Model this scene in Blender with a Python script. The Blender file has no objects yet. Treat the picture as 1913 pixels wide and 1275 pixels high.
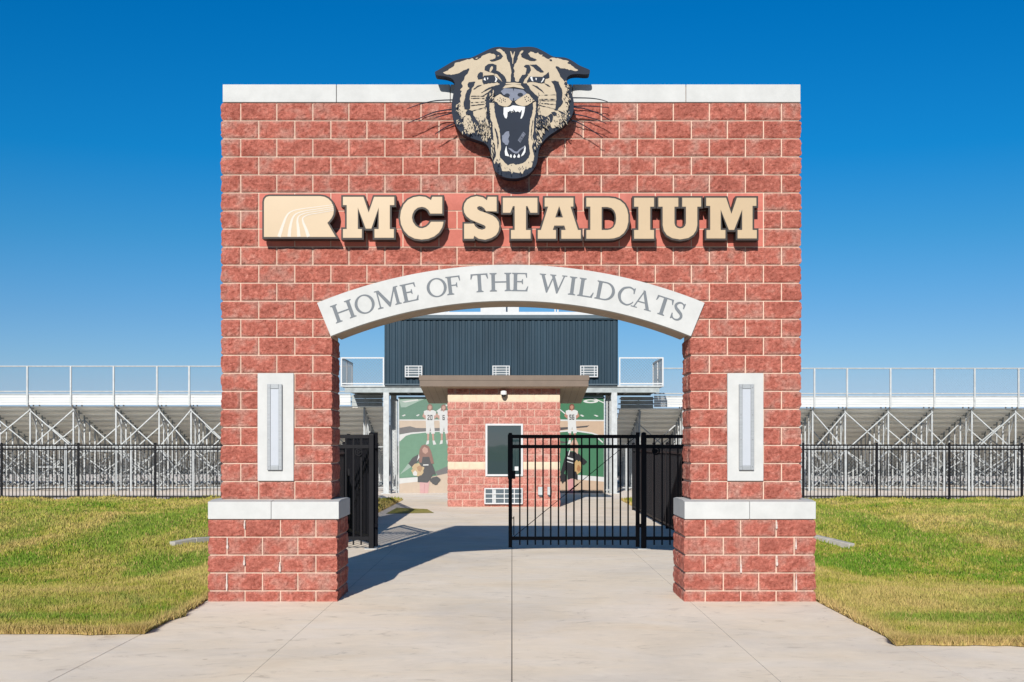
import bpy, bmesh, math, random
import numpy as np
from mathutils import Vector, noise
from mathutils.geometry import tessellate_polygon
random.seed(7); np.random.seed(7)
R = math.radians
scene = bpy.context.scene
COL = scene.collection
F = 2300.0; HOR = 830.0; CX = 956.5; EYE = 1.77      # camera constants measured from the photograph
def PX(x, Y): return (x - CX) * Y / F
def PZ(y, Y): return EYE - (y - HOR) * Y / F
def lin(r, g, b, k=1.0):
    o = []
    for c in (r, g, b):
        c /= 255.0
        o.append((c / 12.92 if c <= .04045 else ((c + .055) / 1.055) ** 2.4) * k)
    return tuple(o)
def smooth(a, b, x):
    t = min(1, max(0, (x - a) / (b - a))); return t * t * (3 - 2 * t)

# ------------------------------------------------------------------ materials
def nt(m):
    m.use_nodes = True
    return m.node_tree, m.node_tree.nodes, m.node_tree.links
def coords(N, L, scale=(1, 1, 1)):
    tc = N.new('ShaderNodeTexCoord'); mp = N.new('ShaderNodeMapping')
    mp.inputs['Scale'].default_value = scale
    L.new(tc.outputs['Object'], mp.inputs['Vector']); return mp.outputs['Vector']
def noise_tex(N, L, vec, scale, detail=4, rough=.6, dist=0):
    n = N.new('ShaderNodeTexNoise'); n.inputs['Scale'].default_value = scale
    n.inputs['Detail'].default_value = detail; n.inputs['Roughness'].default_value = rough
    n.inputs['Distortion'].default_value = dist
    L.new(vec, n.inputs['Vector']); return n.outputs['Fac']
def ramp(N, L, fac, stops):
    r = N.new('ShaderNodeValToRGB'); e = r.color_ramp.elements
    e[0].position, e[0].color = stops[0][0], (*stops[0][1], 1)
    e[1].position, e[1].color = stops[1][0], (*stops[1][1], 1)
    for p, c in stops[2:]:
        x = e.new(p); x.color = (*c, 1)
    L.new(fac, r.inputs['Fac']); return r.outputs['Color']
def mixc(N, L, a, b, fac, mode='MIX'):
    m = N.new('ShaderNodeMix'); m.data_type = 'RGBA'; m.blend_type = mode
    for s, v in ((6, a), (7, b), (0, fac)):
        if hasattr(v, 'is_linked'): L.new(v, m.inputs[s])
        elif s == 0: m.inputs[0].default_value = v
        else: m.inputs[s].default_value = (*v, 1)
    return m.outputs[2]
def bump(N, L, h, strength, dist):
    b = N.new('ShaderNodeBump'); b.inputs['Strength'].default_value = strength
    b.inputs['Distance'].default_value = dist; L.new(h, b.inputs['Height']); return b.outputs['Normal']
def mat(name, c, rough=.6, metal=0, var=.12, scale=6, bscale=0, bstr=.3, bdist=.003, spec=.4, stretch=(1, 1, 1)):
    m = bpy.data.materials.new(name); t, N, L = nt(m); b = N['Principled BSDF']
    b.inputs['Roughness'].default_value = rough; b.inputs['Metallic'].default_value = metal
    b.inputs['Specular IOR Level'].default_value = spec
    v = coords(N, L, stretch)
    n = noise_tex(N, L, v, scale, 5, .65)
    lo = tuple(x * (1 - var) for x in c); hi = tuple(min(1, x * (1 + var)) for x in c)
    L.new(ramp(N, L, n, [(.3, lo), (.7, hi)]), b.inputs['Base Color'])
    if bscale:
        L.new(bump(N, L, noise_tex(N, L, v, bscale, 6, .7), bstr, bdist), b.inputs['Normal'])
    return m
def block_mat(name, c, grey, rough_face=True):
    m = bpy.data.materials.new(name); t, N, L = nt(m); b = N['Principled BSDF']
    b.inputs['Roughness'].default_value = .9; b.inputs['Specular IOR Level'].default_value = .15
    v = coords(N, L)
    at = N.new('ShaderNodeAttribute'); at.attribute_name = 'tone'
    tone = ramp(N, L, at.outputs['Fac'], [(0, tuple(x * .93 for x in c)), (.35, tuple(x * 1.12 for x in c)), (1, grey)])
    speck = noise_tex(N, L, v, 26 if rough_face else 30, 7, .82)
    dk = ramp(N, L, speck, [(.36, (.48, .36, .32)), (.45, (.86, .82, .80)), (.55, (1.03, 1.03, 1.03)), (.66, (1.42, 1.7, 1.7))] if rough_face else
              [(.2, (.85, .85, .85)), (.8, (1.1, 1.1, 1.1))])
    c1 = mixc(N, L, tone, dk, 1.0, 'MULTIPLY')
    cloud = ramp(N, L, noise_tex(N, L, v, 5, 4, .6), [(.3, (.88, .86, .86)), (.7, (1.09, 1.12, 1.12))])
    c2 = mixc(N, L, c1, cloud, 1.0, 'MULTIPLY')
    L.new(c2, b.inputs['Base Color'])
    if rough_face:
        n1 = noise_tex(N, L, v, 38, 8, .78)
        L.new(bump(N, L, n1, 1.0, .04), b.inputs['Normal'])
    else:
        L.new(bump(N, L, noise_tex(N, L, v, 120, 4, .6), .25, .003), b.inputs['Normal'])
    return m
M = {}
BR = (.415, .130, .097)
M['block'] = block_mat('split_face_block', BR, (.46, .235, .19))
M['smooth'] = block_mat('smooth_red_block', (.355, .108, .084), (.37, .145, .118), False)
M['mortar'] = mat('mortar', (.53, .385, .305), .95, var=.12, scale=20, bscale=160, bstr=.3, bdist=.002, spec=.1)
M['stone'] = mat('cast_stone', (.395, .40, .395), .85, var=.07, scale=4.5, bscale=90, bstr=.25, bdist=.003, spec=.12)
M['soffit'] = mat('cast_stone_shaded', (.34, .27, .21), .85, var=.12, scale=5, bscale=120, bstr=.2, bdist=.002, spec=.2)  # browner copy of the cast stone, shade under the arch put into its colour
M['engrave'] = mat('grey_lettering', (.125, .138, .152), .8, var=.05, scale=8, spec=.2)
M['black_iron'] = mat('black_powder_coat', (.005, .005, .007), .5, var=.2, scale=9, spec=.12)
M['gold'] = mat('gold_sign_face', (.355, .265, .165), .32, var=.03, scale=3, spec=.35)
M['trim'] = mat('dark_bronze_trim', (.030, .026, .025), .5, var=.1, scale=6, spec=.15)
M['stripe'] = mat('pale_vinyl', (.41, .37, .32), .4, var=.02, spec=.3)
M['cat_black'] = mat('sign_black', (.009, .0145, .027), .6, var=.12, scale=5, spec=.12)
M['cat_tan'] = mat('sign_tan', (.335, .28, .205), .6, var=.05, scale=14, spec=.2)
M['cat_white'] = mat('sign_white', (.44, .45, .46), .5, var=.02, spec=.2)
M['cat_grey'] = mat('sign_grey', (.115, .13, .175), .6, var=.1, scale=30, spec=.2)
M['alu'] = mat('brushed_aluminium', (.225, .24, .255), .5, .15, var=.1, scale=8, bscale=60, bstr=.1, stretch=(1, 1, 8))
M['lens'] = mat('frosted_lens', (.345, .365, .40), .25, var=.03, spec=.5)
M['screw'] = mat('screw_steel', (.2, .2, .21), .4, .8)
M['galv'] = mat('galvanized_steel', (.34, .355, .36), .6, .15, var=.16, scale=7, bscale=40, bstr=.08, spec=.4)
M['galv_dull'] = mat('weathered_galvanized_steel', (.26, .285, .29), .65, .1, var=.2, scale=5, spec=.25)
M['plank'] = mat('mill_aluminium_plank', (.44, .445, .44), .55, .0, var=.10, scale=2.5, stretch=(.3, 3, 3), spec=.4)
M['riser'] = mat('aluminium_riser', (.90, .87, .81), .55, .0, var=.14, scale=1.6, stretch=(.4, 2, 6), spec=.3)
M['wire'] = mat('chain_link_wire', (.33, .35, .36), .5, .5, var=.1, scale=20)
M['siding'] = mat('dark_slate_siding', (.016, .034, .051), .5, .0, var=.16, scale=1.2, spec=.12, stretch=(1, 1, .3))
M['siding_trim'] = mat('slate_trim', (.05, .075, .095), .5, 0, var=.1, spec=.2)
M['white_metal'] = mat('white_painted_metal', (.43, .44, .45), .5, var=.05, spec=.25)
M['roof_brown'] = mat('taupe_fascia', (.125, .092, .070), .55, var=.08, scale=4, spec=.3)
M['soffit_tan'] = mat('taupe_soffit', (.36, .30, .235), .6, var=.06, scale=4, spec=.2)
M['booth_block'] = block_mat('booth_red_block', (.42, .17, .138), (.46, .25, .21))
M['booth_cream'] = mat('cream_block', (.50, .40, .30), .9, var=.07, scale=8, bscale=60, bstr=.4, bdist=.006, spec=.1)
M['booth_mortar'] = mat('pink_mortar', (.50, .38, .31), .95, var=.1, spec=.1)
M['coil'] = mat('dark_fin_coil', (.05, .07, .085), .5, .3, var=.3, scale=30)
M['kerb'] = mat('kerb_concrete', (.34, .32, .29), .9, var=.12, scale=7, bscale=80, bstr=.3)
M['efflor'] = mat('lime_stain', (.42, .36, .33), .95, var=.15, scale=40, spec=.1)
M['lamp_white'] = mat('camera_housing', (.55, .55, .55), .35, var=.02)
M['dark_glass'] = mat('dark_lens_glass', (.01, .01, .012), .1, spec=.6)
def glass_mat():
    m = bpy.data.materials.new('tinted_window_glass'); t, N, L = nt(m); b = N['Principled BSDF']
    b.inputs['Base Color'].default_value = (.010, .026, .029, 1); b.inputs['Roughness'].default_value = .03
    b.inputs['Specular IOR Level'].default_value = .9; b.inputs['IOR'].default_value = 1.6
    v = coords(N, L); L.new(bump(N, L, noise_tex(N, L, v, 1.5, 2, .5), .06, .02), b.inputs['Normal'])
    return m
M['glass'] = glass_mat()
def concrete_mat(name, base, k=1.0):
    m = bpy.data.materials.new(name); t, N, L = nt(m); b = N['Principled BSDF']
    b.inputs['Roughness'].default_value = .88; b.inputs['Specular IOR Level'].default_value = .2
    v = coords(N, L); vs = coords(N, L, (.8, .8, 1)); vl = coords(N, L, (.75, 1.1, 1))
    c0 = ramp(N, L, noise_tex(N, L, vs, .55, 6, .6, .6), [(.30, tuple(x * y for x, y in zip(base, (.86, .87, .89)))), (.5, base), (.75, tuple(x * y for x, y in zip(base, (1.07, 1.08, 1.10))))])
    warm = ramp(N, L, noise_tex(N, L, vl, .9, 5, .55, 1.0), [(.38, (1, 1, 1)), (.62, (1.01, .98, .92)), (.80, (.95, .88, .78))])
    c1 = mixc(N, L, c0, warm, 1.0, 'MULTIPLY')
    stain = ramp(N, L, noise_tex(N, L, vl, 3.2, 7, .68, 1.6), [(.29, (.70, .68, .67)), (.41, (.96, .96, .96)), (.55, (1, 1, 1)), (.75, (1.07, 1.07, 1.07))])
    c2 = mixc(N, L, c1, stain, 1.0, 'MULTIPLY')
    grain = ramp(N, L, noise_tex(N, L, v, 160, 3, .8), [(.2, (.9, .9, .9)), (.8, (1.08, 1.08, 1.08))])
    c3 = mixc(N, L, c2, grain, 1.0, 'MULTIPLY')
    spot = ramp(N, L, noise_tex(N, L, v, 6.5, 2, .5, .5), [(.20, (.60, .55, .50)), (.25, (1, 1, 1))])
    c4 = mixc(N, L, c3, spot, .8, 'MULTIPLY')
    L.new(c4, b.inputs['Base Color'])
    hs = N.new('ShaderNodeMath'); hs.operation = 'ADD'
    L.new(noise_tex(N, L, v, 90, 5, .7), hs.inputs[0]); L.new(noise_tex(N, L, coords(N, L, (1, 22, 1)), 6, 4, .7), hs.inputs[1])
    L.new(bump(N, L, hs.outputs[0], .25, .004), b.inputs['Normal'])
    return m
M['concrete'] = concrete_mat('broom_finish_concrete', (.69, .605, .505))
M['apron'] = concrete_mat('pale_apron_concrete', (.72, .64, .57))
M['joint'] = mat('joint_filler', (.18, .16, .14), .95, spec=.1)
def asphalt():
    return mat('asphalt', (.05, .05, .05), .9, var=.25, scale=3, bscale=90, bstr=.5, bdist=.006, spec=.2)
M['asphalt'] = asphalt()
def grass_mat(name, blades):
    m = bpy.data.materials.new(name); t, N, L = nt(m); b = N['Principled BSDF']
    b.inputs['Roughness'].default_value = .75; b.inputs['Specular IOR Level'].default_value = .2
    v = coords(N, L, (.8, .4, 1)); v2 = coords(N, L, (1.2, .7, 1))
    k = 1.0
    green = (.095 * k, .175 * k, .012 * k); mid = (.215 * k, .22 * k, .032 * k); straw = (.36 * k, .285 * k, .095 * k)
    big = noise_tex(N, L, v, .42, 5, .62, .9)
    fine = noise_tex(N, L, v2, 3.5, 5, .7, .4)
    ad = N.new('ShaderNodeMath'); ad.operation = 'MULTIPLY_ADD'
    L.new(fine, ad.inputs[0]); ad.inputs[1].default_value = .55; L.new(big, ad.inputs[2])
    c = ramp(N, L, ad.outputs[0], [(.62, green), (.71, mid), (.80, tuple((a + b2) / 2 for a, b2 in zip(mid, straw))), (.93, straw)])
    ag = N.new('ShaderNodeAttribute'); ag.attribute_name = 'green'
    c = mixc(N, L, c, (.095, .178, .014), ag.outputs['Fac'])
    at = N.new('ShaderNodeAttribute'); at.attribute_name = 'tone'
    var = ramp(N, L, at.outputs['Fac'], [(0, (.62, .68, .6)), (.5, (1, 1, 1)), (1, (1.38, 1.28, 1.25))])
    c = mixc(N, L, c, var, 1.0, 'MULTIPLY')
    ae = N.new('ShaderNodeAttribute'); ae.attribute_name = 'dry'
    c = mixc(N, L, c, (.40, .27, .115), ae.outputs['Fac'])
    L.new(c, b.inputs['Base Color'])
    if blades:
        pass
    else:
        L.new(bump(N, L, noise_tex(N, L, coords(N, L), 40, 6, .75), .8, .03), b.inputs['Normal'])
    return m
M['lawn'] = grass_mat('lawn_turf', False)
M['blade'] = grass_mat('grass_blades', True)
M['field'] = mat('distant_field', (.10, .14, .04), .9, var=.3, scale=.4, spec=.1)
def flat(name, rgb, k=.48):
    if name not in M: M[name] = mat(name, lin(*rgb, k), .7, var=.05, scale=6, spec=.15)
    return M[name]

# ------------------------------------------------------------------ mesh builder
class MB:
    def __init__(s): s.v = []; s.f = []; s.m = []; s.t = []; s.mats = []
    def mi(s, m):
        if m not in s.mats: s.mats.append(m)
        return s.mats.index(m)
    def add(s, vs, fs, m, tone=.5):
        o = len(s.v); s.v += [tuple(x) for x in vs]; k = s.mi(m)
        s.f += [tuple(i + o for i in f) for f in fs]; s.m += [k] * len(fs); s.t += ([tone] * len(vs) if not isinstance(tone, list) else tone)
    def box(s, x0, x1, y0, y1, z0, z1, m, tone=.5):
        vs = [(x, y, z) for x in (x0, x1) for y in (y0, y1) for z in (z0, z1)]
        s.add(vs, [(0, 1, 3, 2), (4, 6, 7, 5), (0, 4, 5, 1), (2, 3, 7, 6), (0, 2, 6, 4), (1, 5, 7, 3)], m, tone)
    def bar(s, p, q, w, d=None, m=None, n=4, up=(0, 0, 1), cap=True):
        p, q = Vector(p), Vector(q); a = (q - p).normalized(); u = Vector(up)
        if abs(a.dot(u)) > .95: u = Vector((0, 1, 0))
        r = a.cross(u).normalized(); u = r.cross(a).normalized(); d = d or w
        if n == 4: ring = [(-w / 2, -d / 2), (w / 2, -d / 2), (w / 2, d / 2), (-w / 2, d / 2)]
        else: ring = [(w / 2 * math.cos(2 * math.pi * i / n), d / 2 * math.sin(2 * math.pi * i / n)) for i in range(n)]
        vs = [c + r * x + u * y for c in (p, q) for x, y in ring]
        fs = [(i, (i + 1) % n, n + (i + 1) % n, n + i) for i in range(n)]
        if cap: fs += [tuple(range(n - 1, -1, -1)), tuple(range(n, 2 * n))]
        s.add(vs, fs, m)
    def tube(s, pts, r, m, n=6):
        pts = [Vector(p) for p in pts]; vs = []; fs = []
        for i, p in enumerate(pts):
            a = (pts[min(i + 1, len(pts) - 1)] - pts[max(i - 1, 0)]).normalized()
            u = Vector((0, 1, 0)) if abs(a.y) < .9 else Vector((0, 0, 1))
            x = a.cross(u).normalized(); y = x.cross(a)
            rr = r[i] if isinstance(r, (list, tuple)) else r
            vs += [p + x * rr * math.cos(2 * math.pi * k / n) + y * rr * math.sin(2 * math.pi * k / n) for k in range(n)]
        for i in range(len(pts) - 1):
            fs += [(i * n + k, i * n + (k + 1) % n, (i + 1) * n + (k + 1) % n, (i + 1) * n + k) for k in range(n)]
        fs += [tuple(range(n - 1, -1, -1)), tuple(range((len(pts) - 1) * n, len(pts) * n))]
        s.add(vs, fs, m)
    def flat(s, loops, y, m):
        pts = [p for l in loops for p in l]
        tri = tessellate_polygon([[Vector((p[0], p[1], 0)) for p in l] for l in loops])
        fs = []
        for a, b, c in tri:
            ar = (pts[b][0] - pts[a][0]) * (pts[c][1] - pts[a][1]) - (pts[c][0] - pts[a][0]) * (pts[b][1] - pts[a][1])
            fs.append((a, b, c) if ar > 0 else (a, c, b))
        s.add([(x, y, z) for x, z in pts], fs, m)
    def prism(s, loops, y0, y1, m):
        pts = [p for l in loops for p in l]; n = len(pts)
        tri = tessellate_polygon([[Vector((p[0], p[1], 0)) for p in l] for l in loops])
        vs = [(x, y0, z) for x, z in pts] + [(x, y1, z) for x, z in pts]
        fs = [tuple(t) for t in tri] + [tuple(i + n for i in reversed(t)) for t in tri]
        o = 0
        for l in loops:
            k = len(l)
            fs += [(o + i, o + (i + 1) % k, n + o + (i + 1) % k, n + o + i) for i in range(k)]
            o += k
        s.add(vs, fs, m)
    def build(s, name, parent=None, bevel=0, recalc=True, smooth_=False, label=None, segs=2):
        off = Vector(parent_loc(parent)) if parent else Vector((0, 0, 0))
        me = bpy.data.meshes.new(name)
        me.from_pydata([tuple(Vector(v) - off) for v in s.v], [], s.f)
        for m in s.mats: me.materials.append(m)
        me.polygons.foreach_set('material_index', s.m)
        a = me.attributes.new('tone', 'FLOAT', 'POINT'); a.data.foreach_set('value', s.t)
        if recalc:
            bm = bmesh.new(); bm.from_mesh(me); bmesh.ops.recalc_face_normals(bm, faces=bm.faces); bm.to_mesh(me); bm.free()
        if smooth_: me.polygons.foreach_set('use_smooth', [True] * len(me.polygons))
        me.update()
        o = bpy.data.objects.new(name, me); COL.objects.link(o)
        if parent: o.parent = parent
        if bevel:
            b = o.modifiers.new('Bevel', 'BEVEL'); b.width = bevel; b.segments = segs; b.limit_method = 'ANGLE'
        if label: o['label'] = label
        return o
def parent_loc(p):
    l = Vector((0, 0, 0))
    while p: l += p.location; p = p.parent
    return l
def thing(name, label, cat, loc=(0, 0, 0), group=None):
    o = bpy.data.objects.new(name, None); COL.objects.link(o); o.location = loc
    o.empty_display_size = .2
    o['label'] = label; o['category'] = cat
    if group: o['group'] = group
    return o
def tag(o, label, cat, group=None):
    o['label'] = label; o['category'] = cat
    if group: o['group'] = group
    return o
def structure(o, kind='structure'):
    o['kind'] = kind; return o
def area(l): return sum(l[i][0] * l[(i + 1) % len(l)][1] - l[(i + 1) % len(l)][0] * l[i][1] for i in range(len(l))) / 2
def offset(l, d):
    l = [p for i, p in enumerate(l) if math.dist(p, l[i - 1]) > 1e-6]
    sgn = 1 if area(l) > 0 else -1; n = len(l); o = []
    for i in range(n):
        a, b, c = Vector(l[i - 1]), Vector(l[i]), Vector(l[(i + 1) % n])
        e1 = (b - a).normalized(); e2 = (c - b).normalized()
        n1 = Vector((e1.y, -e1.x)) * sgn; n2 = Vector((e2.y, -e2.x)) * sgn
        bis = n1 + n2
        if bis.length < .2: o.append(tuple(b + n1 * d)); continue
        bis.normalize(); k = min(1.9, 1 / max(.3, bis.dot(n1)))
        o.append(tuple(b + bis * d * k))
    return o
def spline(l, n=4, closed=True):
    o = []; k = len(l)
    for i in range(k if closed else k - 1):
        p0, p1, p2, p3 = (l[(i - 1) % k] if closed or i > 0 else l[0]), l[i], l[(i + 1) % k], (l[(i + 2) % k] if closed or i + 2 < k else l[-1])
        for j in range(n):
            t = j / n
            o.append(tuple(.5 * (2 * p1[a] + (p2[a] - p0[a]) * t + (2 * p0[a] - 5 * p1[a] + 4 * p2[a] - p3[a]) * t * t + (3 * p1[a] - p0[a] - 3 * p2[a] + p3[a]) * t ** 3) for a in range(len(p1))))
    if not closed: o.append(l[-1])
    return o

# ------------------------------------------------------------------ split-face masonry
def disp(p, amp):
    v = Vector(p)
    a = noise.noise(v * 5.0) * .5 + noise.noise(v * 14) * .55 + noise.noise(v * 30 + Vector((7, 3, 1))) * .9
    return amp * (.95 + .75 * a)
def block_face(mb, o, u, v, n, w, h, nu, nv, amp, m, tone, corner=(None, None), skip=None, edge=.012, flat_=False):
    """one block face: origin o, axes u v, outward normal n; corner = normals of the neighbouring faces at u=0 and u=w"""
    o, u, v, n = Vector(o), Vector(u), Vector(v), Vector(n)
    vs = []; keep = []; tn = []
    seed = Vector((random.random() * 40, random.random() * 40, 0)) * 0
    tl = random.uniform(-.35, .35); tv = random.uniform(-.35, .35)
    for j in range(nv + 1):
        for i in range(nu + 1):
            a, b = w * i / nu, h * j / nv
            base = o + u * a + v * b
            if flat_: d = amp
            else: d = disp(base, amp)
            fl = 1.0
            ds = [b, h - b]
            if corner[0] is None: ds.append(a)
            if corner[1] is None: ds.append(w - a)
            fl = smooth(-.004, edge, min(ds))
            if not flat_ and corner == (None, None): d *= 1 + tl * (a / w - .5) + tv * (b / h - .5)
            dn = n * d * fl
            if i == 0 and corner[0] is not None: dn += Vector(corner[0]) * d * fl
            if i == nu and corner[1] is not None: dn += Vector(corner[1]) * d * fl
            vs.append(base + dn)
            tn.append(min(1.0, max(0.0, tone * .45 + (.25 if flat_ else .10 + .40 * (1 - smooth(0, .05, min(ds))) + .60 * noise.noise(base * 6.0) + .40 * noise.noise(base * 17.0)))))
            keep.append(not (skip and skip(base.x, base.z)))
    fs = []
    for j in range(nv):
        for i in range(nu):
            q = (j * (nu + 1) + i, j * (nu + 1) + i + 1, (j + 1) * (nu + 1) + i + 1, (j + 1) * (nu + 1) + i)
            if sum(keep[k] for k in q) >= 3: fs.append(q)
    if fs: mb.add(vs, fs, m, tn)
def rtone():
    x = random.random()
    return random.uniform(.0, .55) if x < .6 else random.uniform(.55, .95)

WY = 14.0
XL, XR = PX(416, WY), PX(1493.5, WY)
PITCH = (XR - XL) / 16
ZC = PZ(192.3, WY); ZT = PZ(159, WY); ROW = .2051; MOR = .0115
TH = .60; WB = WY + TH
OXL, OXR = XL + 3 * PITCH, XR - 3 * PITCH
AXC = PX(954.3, WY); AZC = PZ(1449, WY); PXM = WY / F
RO, RI = 953 * PXM, 886 * PXM; AH = R(22.25)
def hole(x, z, e=.012):
    r = math.hypot(x - AXC, z - AZC)
    if OXL + .001 < x < OXR - .001 and r < RO - e: return True
    return abs(math.atan2(x - AXC, z - AZC)) < AH - .002 and r < RO - e and z > 2.5
def arc(r, a0, a1, n): return [(AXC + r * math.sin(a0 + (a1 - a0) * i / n), AZC + r * math.cos(a0 + (a1 - a0) * i / n)) for i in range(n + 1)]

gate = thing('gateway', 'tall red block entrance gateway with arched opening and pale stone trim', 'gateway', (0, WY + .3, 0))
def build_wall():
    mb = MB(); ln = len
    # mortar core
    rm = (RO + RI) / 2
    am = math.asin((OXR - OXL) / 2 / rm)
    out = [(XL + .004, .9), (XL + .004, ZC - .002), (XR - .004, ZC - .002), (XR - .004, .9), (OXR, .9), (OXR, AZC + rm * math.cos(am))]
    out += arc(rm, am, -am, 24)[1:-1]
    out += [(OXL, AZC + rm * math.cos(am)), (OXL, .9)]
    mb.prism([out], WY + .004, WB - .004, M['mortar'])
    A = .016
    L_, R_, F_, B_ = (-1, 0, 0), (1, 0, 0), (0, -1, 0), (0, 1, 0)
    for r in range(22):
        zt = ZC - r * ROW - MOR / 2; zb = zt - ROW + MOR
        joints = [XL + (k + (.5 if r % 2 == 0 else 0)) * PITCH for k in range(-1, 18)]
        joints = sorted(set([XL, XR] + [j for j in joints if XL + .05 < j < XR - .05]))
        if 5 <= r <= 7:
            a, b = XL + PITCH, XR - PITCH
            js = [XL, a, b, XR] + [j for j in joints if a + .05 < j < b - .05]
            if r == 6: js += [XL + PITCH / 2, XR - PITCH / 2]
            joints = sorted(set(js))
        # the pier panels of cast stone replace blocks: split joints there
        spans = []
        for a, b in zip(joints[:-1], joints[1:]):
            for (ea, eb) in ((OXL, OXL), (OXR, OXR)):
                if a < ea - .03 < b - .06 and zt < 3.2: spans.append((a, ea)); a = ea
            spans.append((a, b))
        for a, b in spans:
            if b - a < .05: continue
            mid = (a + b) / 2
            if hole(mid, (zt + zb) / 2) and hole(a + .01, zt) and hole(b - .01, zt) and hole(a + .01, zb) and hole(b - .01, zb): continue
            sm = 5 <= r <= 7 and a > XL + PITCH - .02 and b < XR - PITCH + .02
            ca = L_ if a <= XL + .001 else (R_ if abs(a - OXR) < .002 and zt < 3.1 else None)
            cb = R_ if b >= XR - .001 else (L_ if abs(b - OXL) < .002 and zt < 3.1 else None)
            ca2 = L_ if ca else None
            cb2 = R_ if cb else None
            # neighbour faces point outwards of the solid: at the opening the left pier's inner side faces +x
            if ca is not None and abs(a - OXR) < .002: ca2 = L_
            if cb is not None and abs(b - OXL) < .002: cb2 = R_
            x0 = a + (0 if ca else MOR / 2); x1 = b - (0 if cb else MOR / 2)
            w = x1 - x0
            nu = max(4, int(w / .0185)); nv = 11
            cut = zt > 2.9 and any(hole(x, z) for x in (a, mid, b) for z in (zt, zb))
            if cut: nu, nv = nu * 2, 20
            t = rtone() if not sm else random.uniform(.1, .6)
            block_face(mb, (x0, WY, zb), (1, 0, 0), (0, 0, 1), F_, w, zt - zb, nu if not sm else 6, nv if not sm else 4, A if not sm else .005, M['smooth'] if sm else M['block'], t,
                       (ca2, cb2), hole if cut else None, edge=.012 if not sm else .004, flat_=sm)
            block_face(mb, (x0, WB, zb), (1, 0, 0), (0, 0, 1), B_, w, zt - zb, 8, 4, A, M['block'], t, (ca2, cb2), hole if cut else None)
        # side faces: outer ends and reveals
        ys = [WY, WY + .4, WB] if r % 2 == 0 else [WY, WY + .2, WB]
        for x, nx, lim in ((XL, L_, 99), (XR, R_, 99), (OXL, R_, 3.0), (OXR, L_, 3.0)):
            if zt > lim and lim < 90 and hole(x + (.02 if nx[0] > 0 else -.02), zt + .02) is False and zt > 3.05: continue
            if lim < 90 and zt > 3.02: continue
            for a, b in zip(ys[:-1], ys[1:]):
                f0 = a == WY; f1 = b == WB
                y0 = a if f0 else a + MOR / 2; y1 = b if f1 else b - MOR / 2
                block_face(mb, (x, y0, zb), (0, 1, 0), (0, 0, 1), nx, y1 - y0, zt - zb, max(4, int((y1 - y0) / .0185)), 11, A, M['block'], rtone(),
                           (F_ if f0 else None, B_ if f1 else None))
    mb.build('block_wall', gate, recalc=False)
build_wall()
# coping stones
xs = [416.2, 629, 841.5, 1069, 1281, 1495.3]
for a, b in zip(xs[:-1], xs[1:]):
    mb = MB(); mb.box(PX(a, WY) + .003, PX(b, WY) - .003, WY - .022, WB + .03, ZC, ZT, M['stone']); mb.build('coping_stone', gate, bevel=.006)
mb = MB(); mb.box(XL + .02, XR - .02, WY + .01, WB - .01, ZC + .01, ZT - .02, M['mortar']); mb.build('coping_mortar', gate)
# lintel
mb = MB()
mb.prism([arc(RO, -AH, AH, 56) + arc(RI, AH, -AH, 56)], WY - .045, WY + .055, M['stone'])
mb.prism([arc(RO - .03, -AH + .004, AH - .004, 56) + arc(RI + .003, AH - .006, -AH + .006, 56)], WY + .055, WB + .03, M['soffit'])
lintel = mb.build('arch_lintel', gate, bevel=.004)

# ---- serif lettering
def stem(x, w=.18, y0=0., y1=1., o=.1, top=True, bot=True):
    p = []
    if bot: p += [(x - w / 2 - o, y0), (x + w / 2 + o, y0), (x + w / 2 + o, y0 + .03), (x + w / 2 + .02, y0 + .06), (x + w / 2, y0 + .11)]
    else: p += [(x - w / 2, y0), (x + w / 2, y0)]
    if top: p += [(x + w / 2, y1 - .11), (x + w / 2 + .02, y1 - .06), (x + w / 2 + o, y1 - .03), (x + w / 2 + o, y1), (x - w / 2 - o, y1), (x - w / 2 - o, y1 - .03), (x - w / 2 - .02, y1 - .06), (x - w / 2, y1 - .11)]
    else: p += [(x + w / 2, y1), (x - w / 2, y1)]
    if bot: p += [(x - w / 2, y0 + .11), (x - w / 2 - .02, y0 + .06), (x - w / 2 - o, y0 + .03)]
    return [p]
def rect(x0, y0, x1, y1): return [[(x0, y0), (x1, y0), (x1, y1), (x0, y1)]]
def diag(x0, y0, x1, y1, w): return [[(x0 - w / 2, y0), (x0 + w / 2, y0), (x1 + w / 2, y1), (x1 - w / 2, y1)]]
def ell(cx, cy, rx, ry, n=40, a0=0, a1=2 * math.pi):
    return [(cx + rx * math.cos(a0 + (a1 - a0) * i / n), cy + ry * math.sin(a0 + (a1 - a0) * i / n)) for i in range(n if abs(a1 - a0) > 6.2 else n + 1)]
def stroke(pts):      # (x, y, width) centreline
    pts = spline(pts, 6, False); l = []; r = []
    for i, p in enumerate(pts):
        a = Vector(pts[max(i - 1, 0)][:2]); b = Vector(pts[min(i + 1, len(pts) - 1)][:2]); d = (b - a).normalized(); n = Vector((-d.y, d.x))
        l.append(tuple(Vector(p[:2]) + n * p[2] / 2)); r.append(tuple(Vector(p[:2]) - n * p[2] / 2))
    return [l + r[::-1]]
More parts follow.
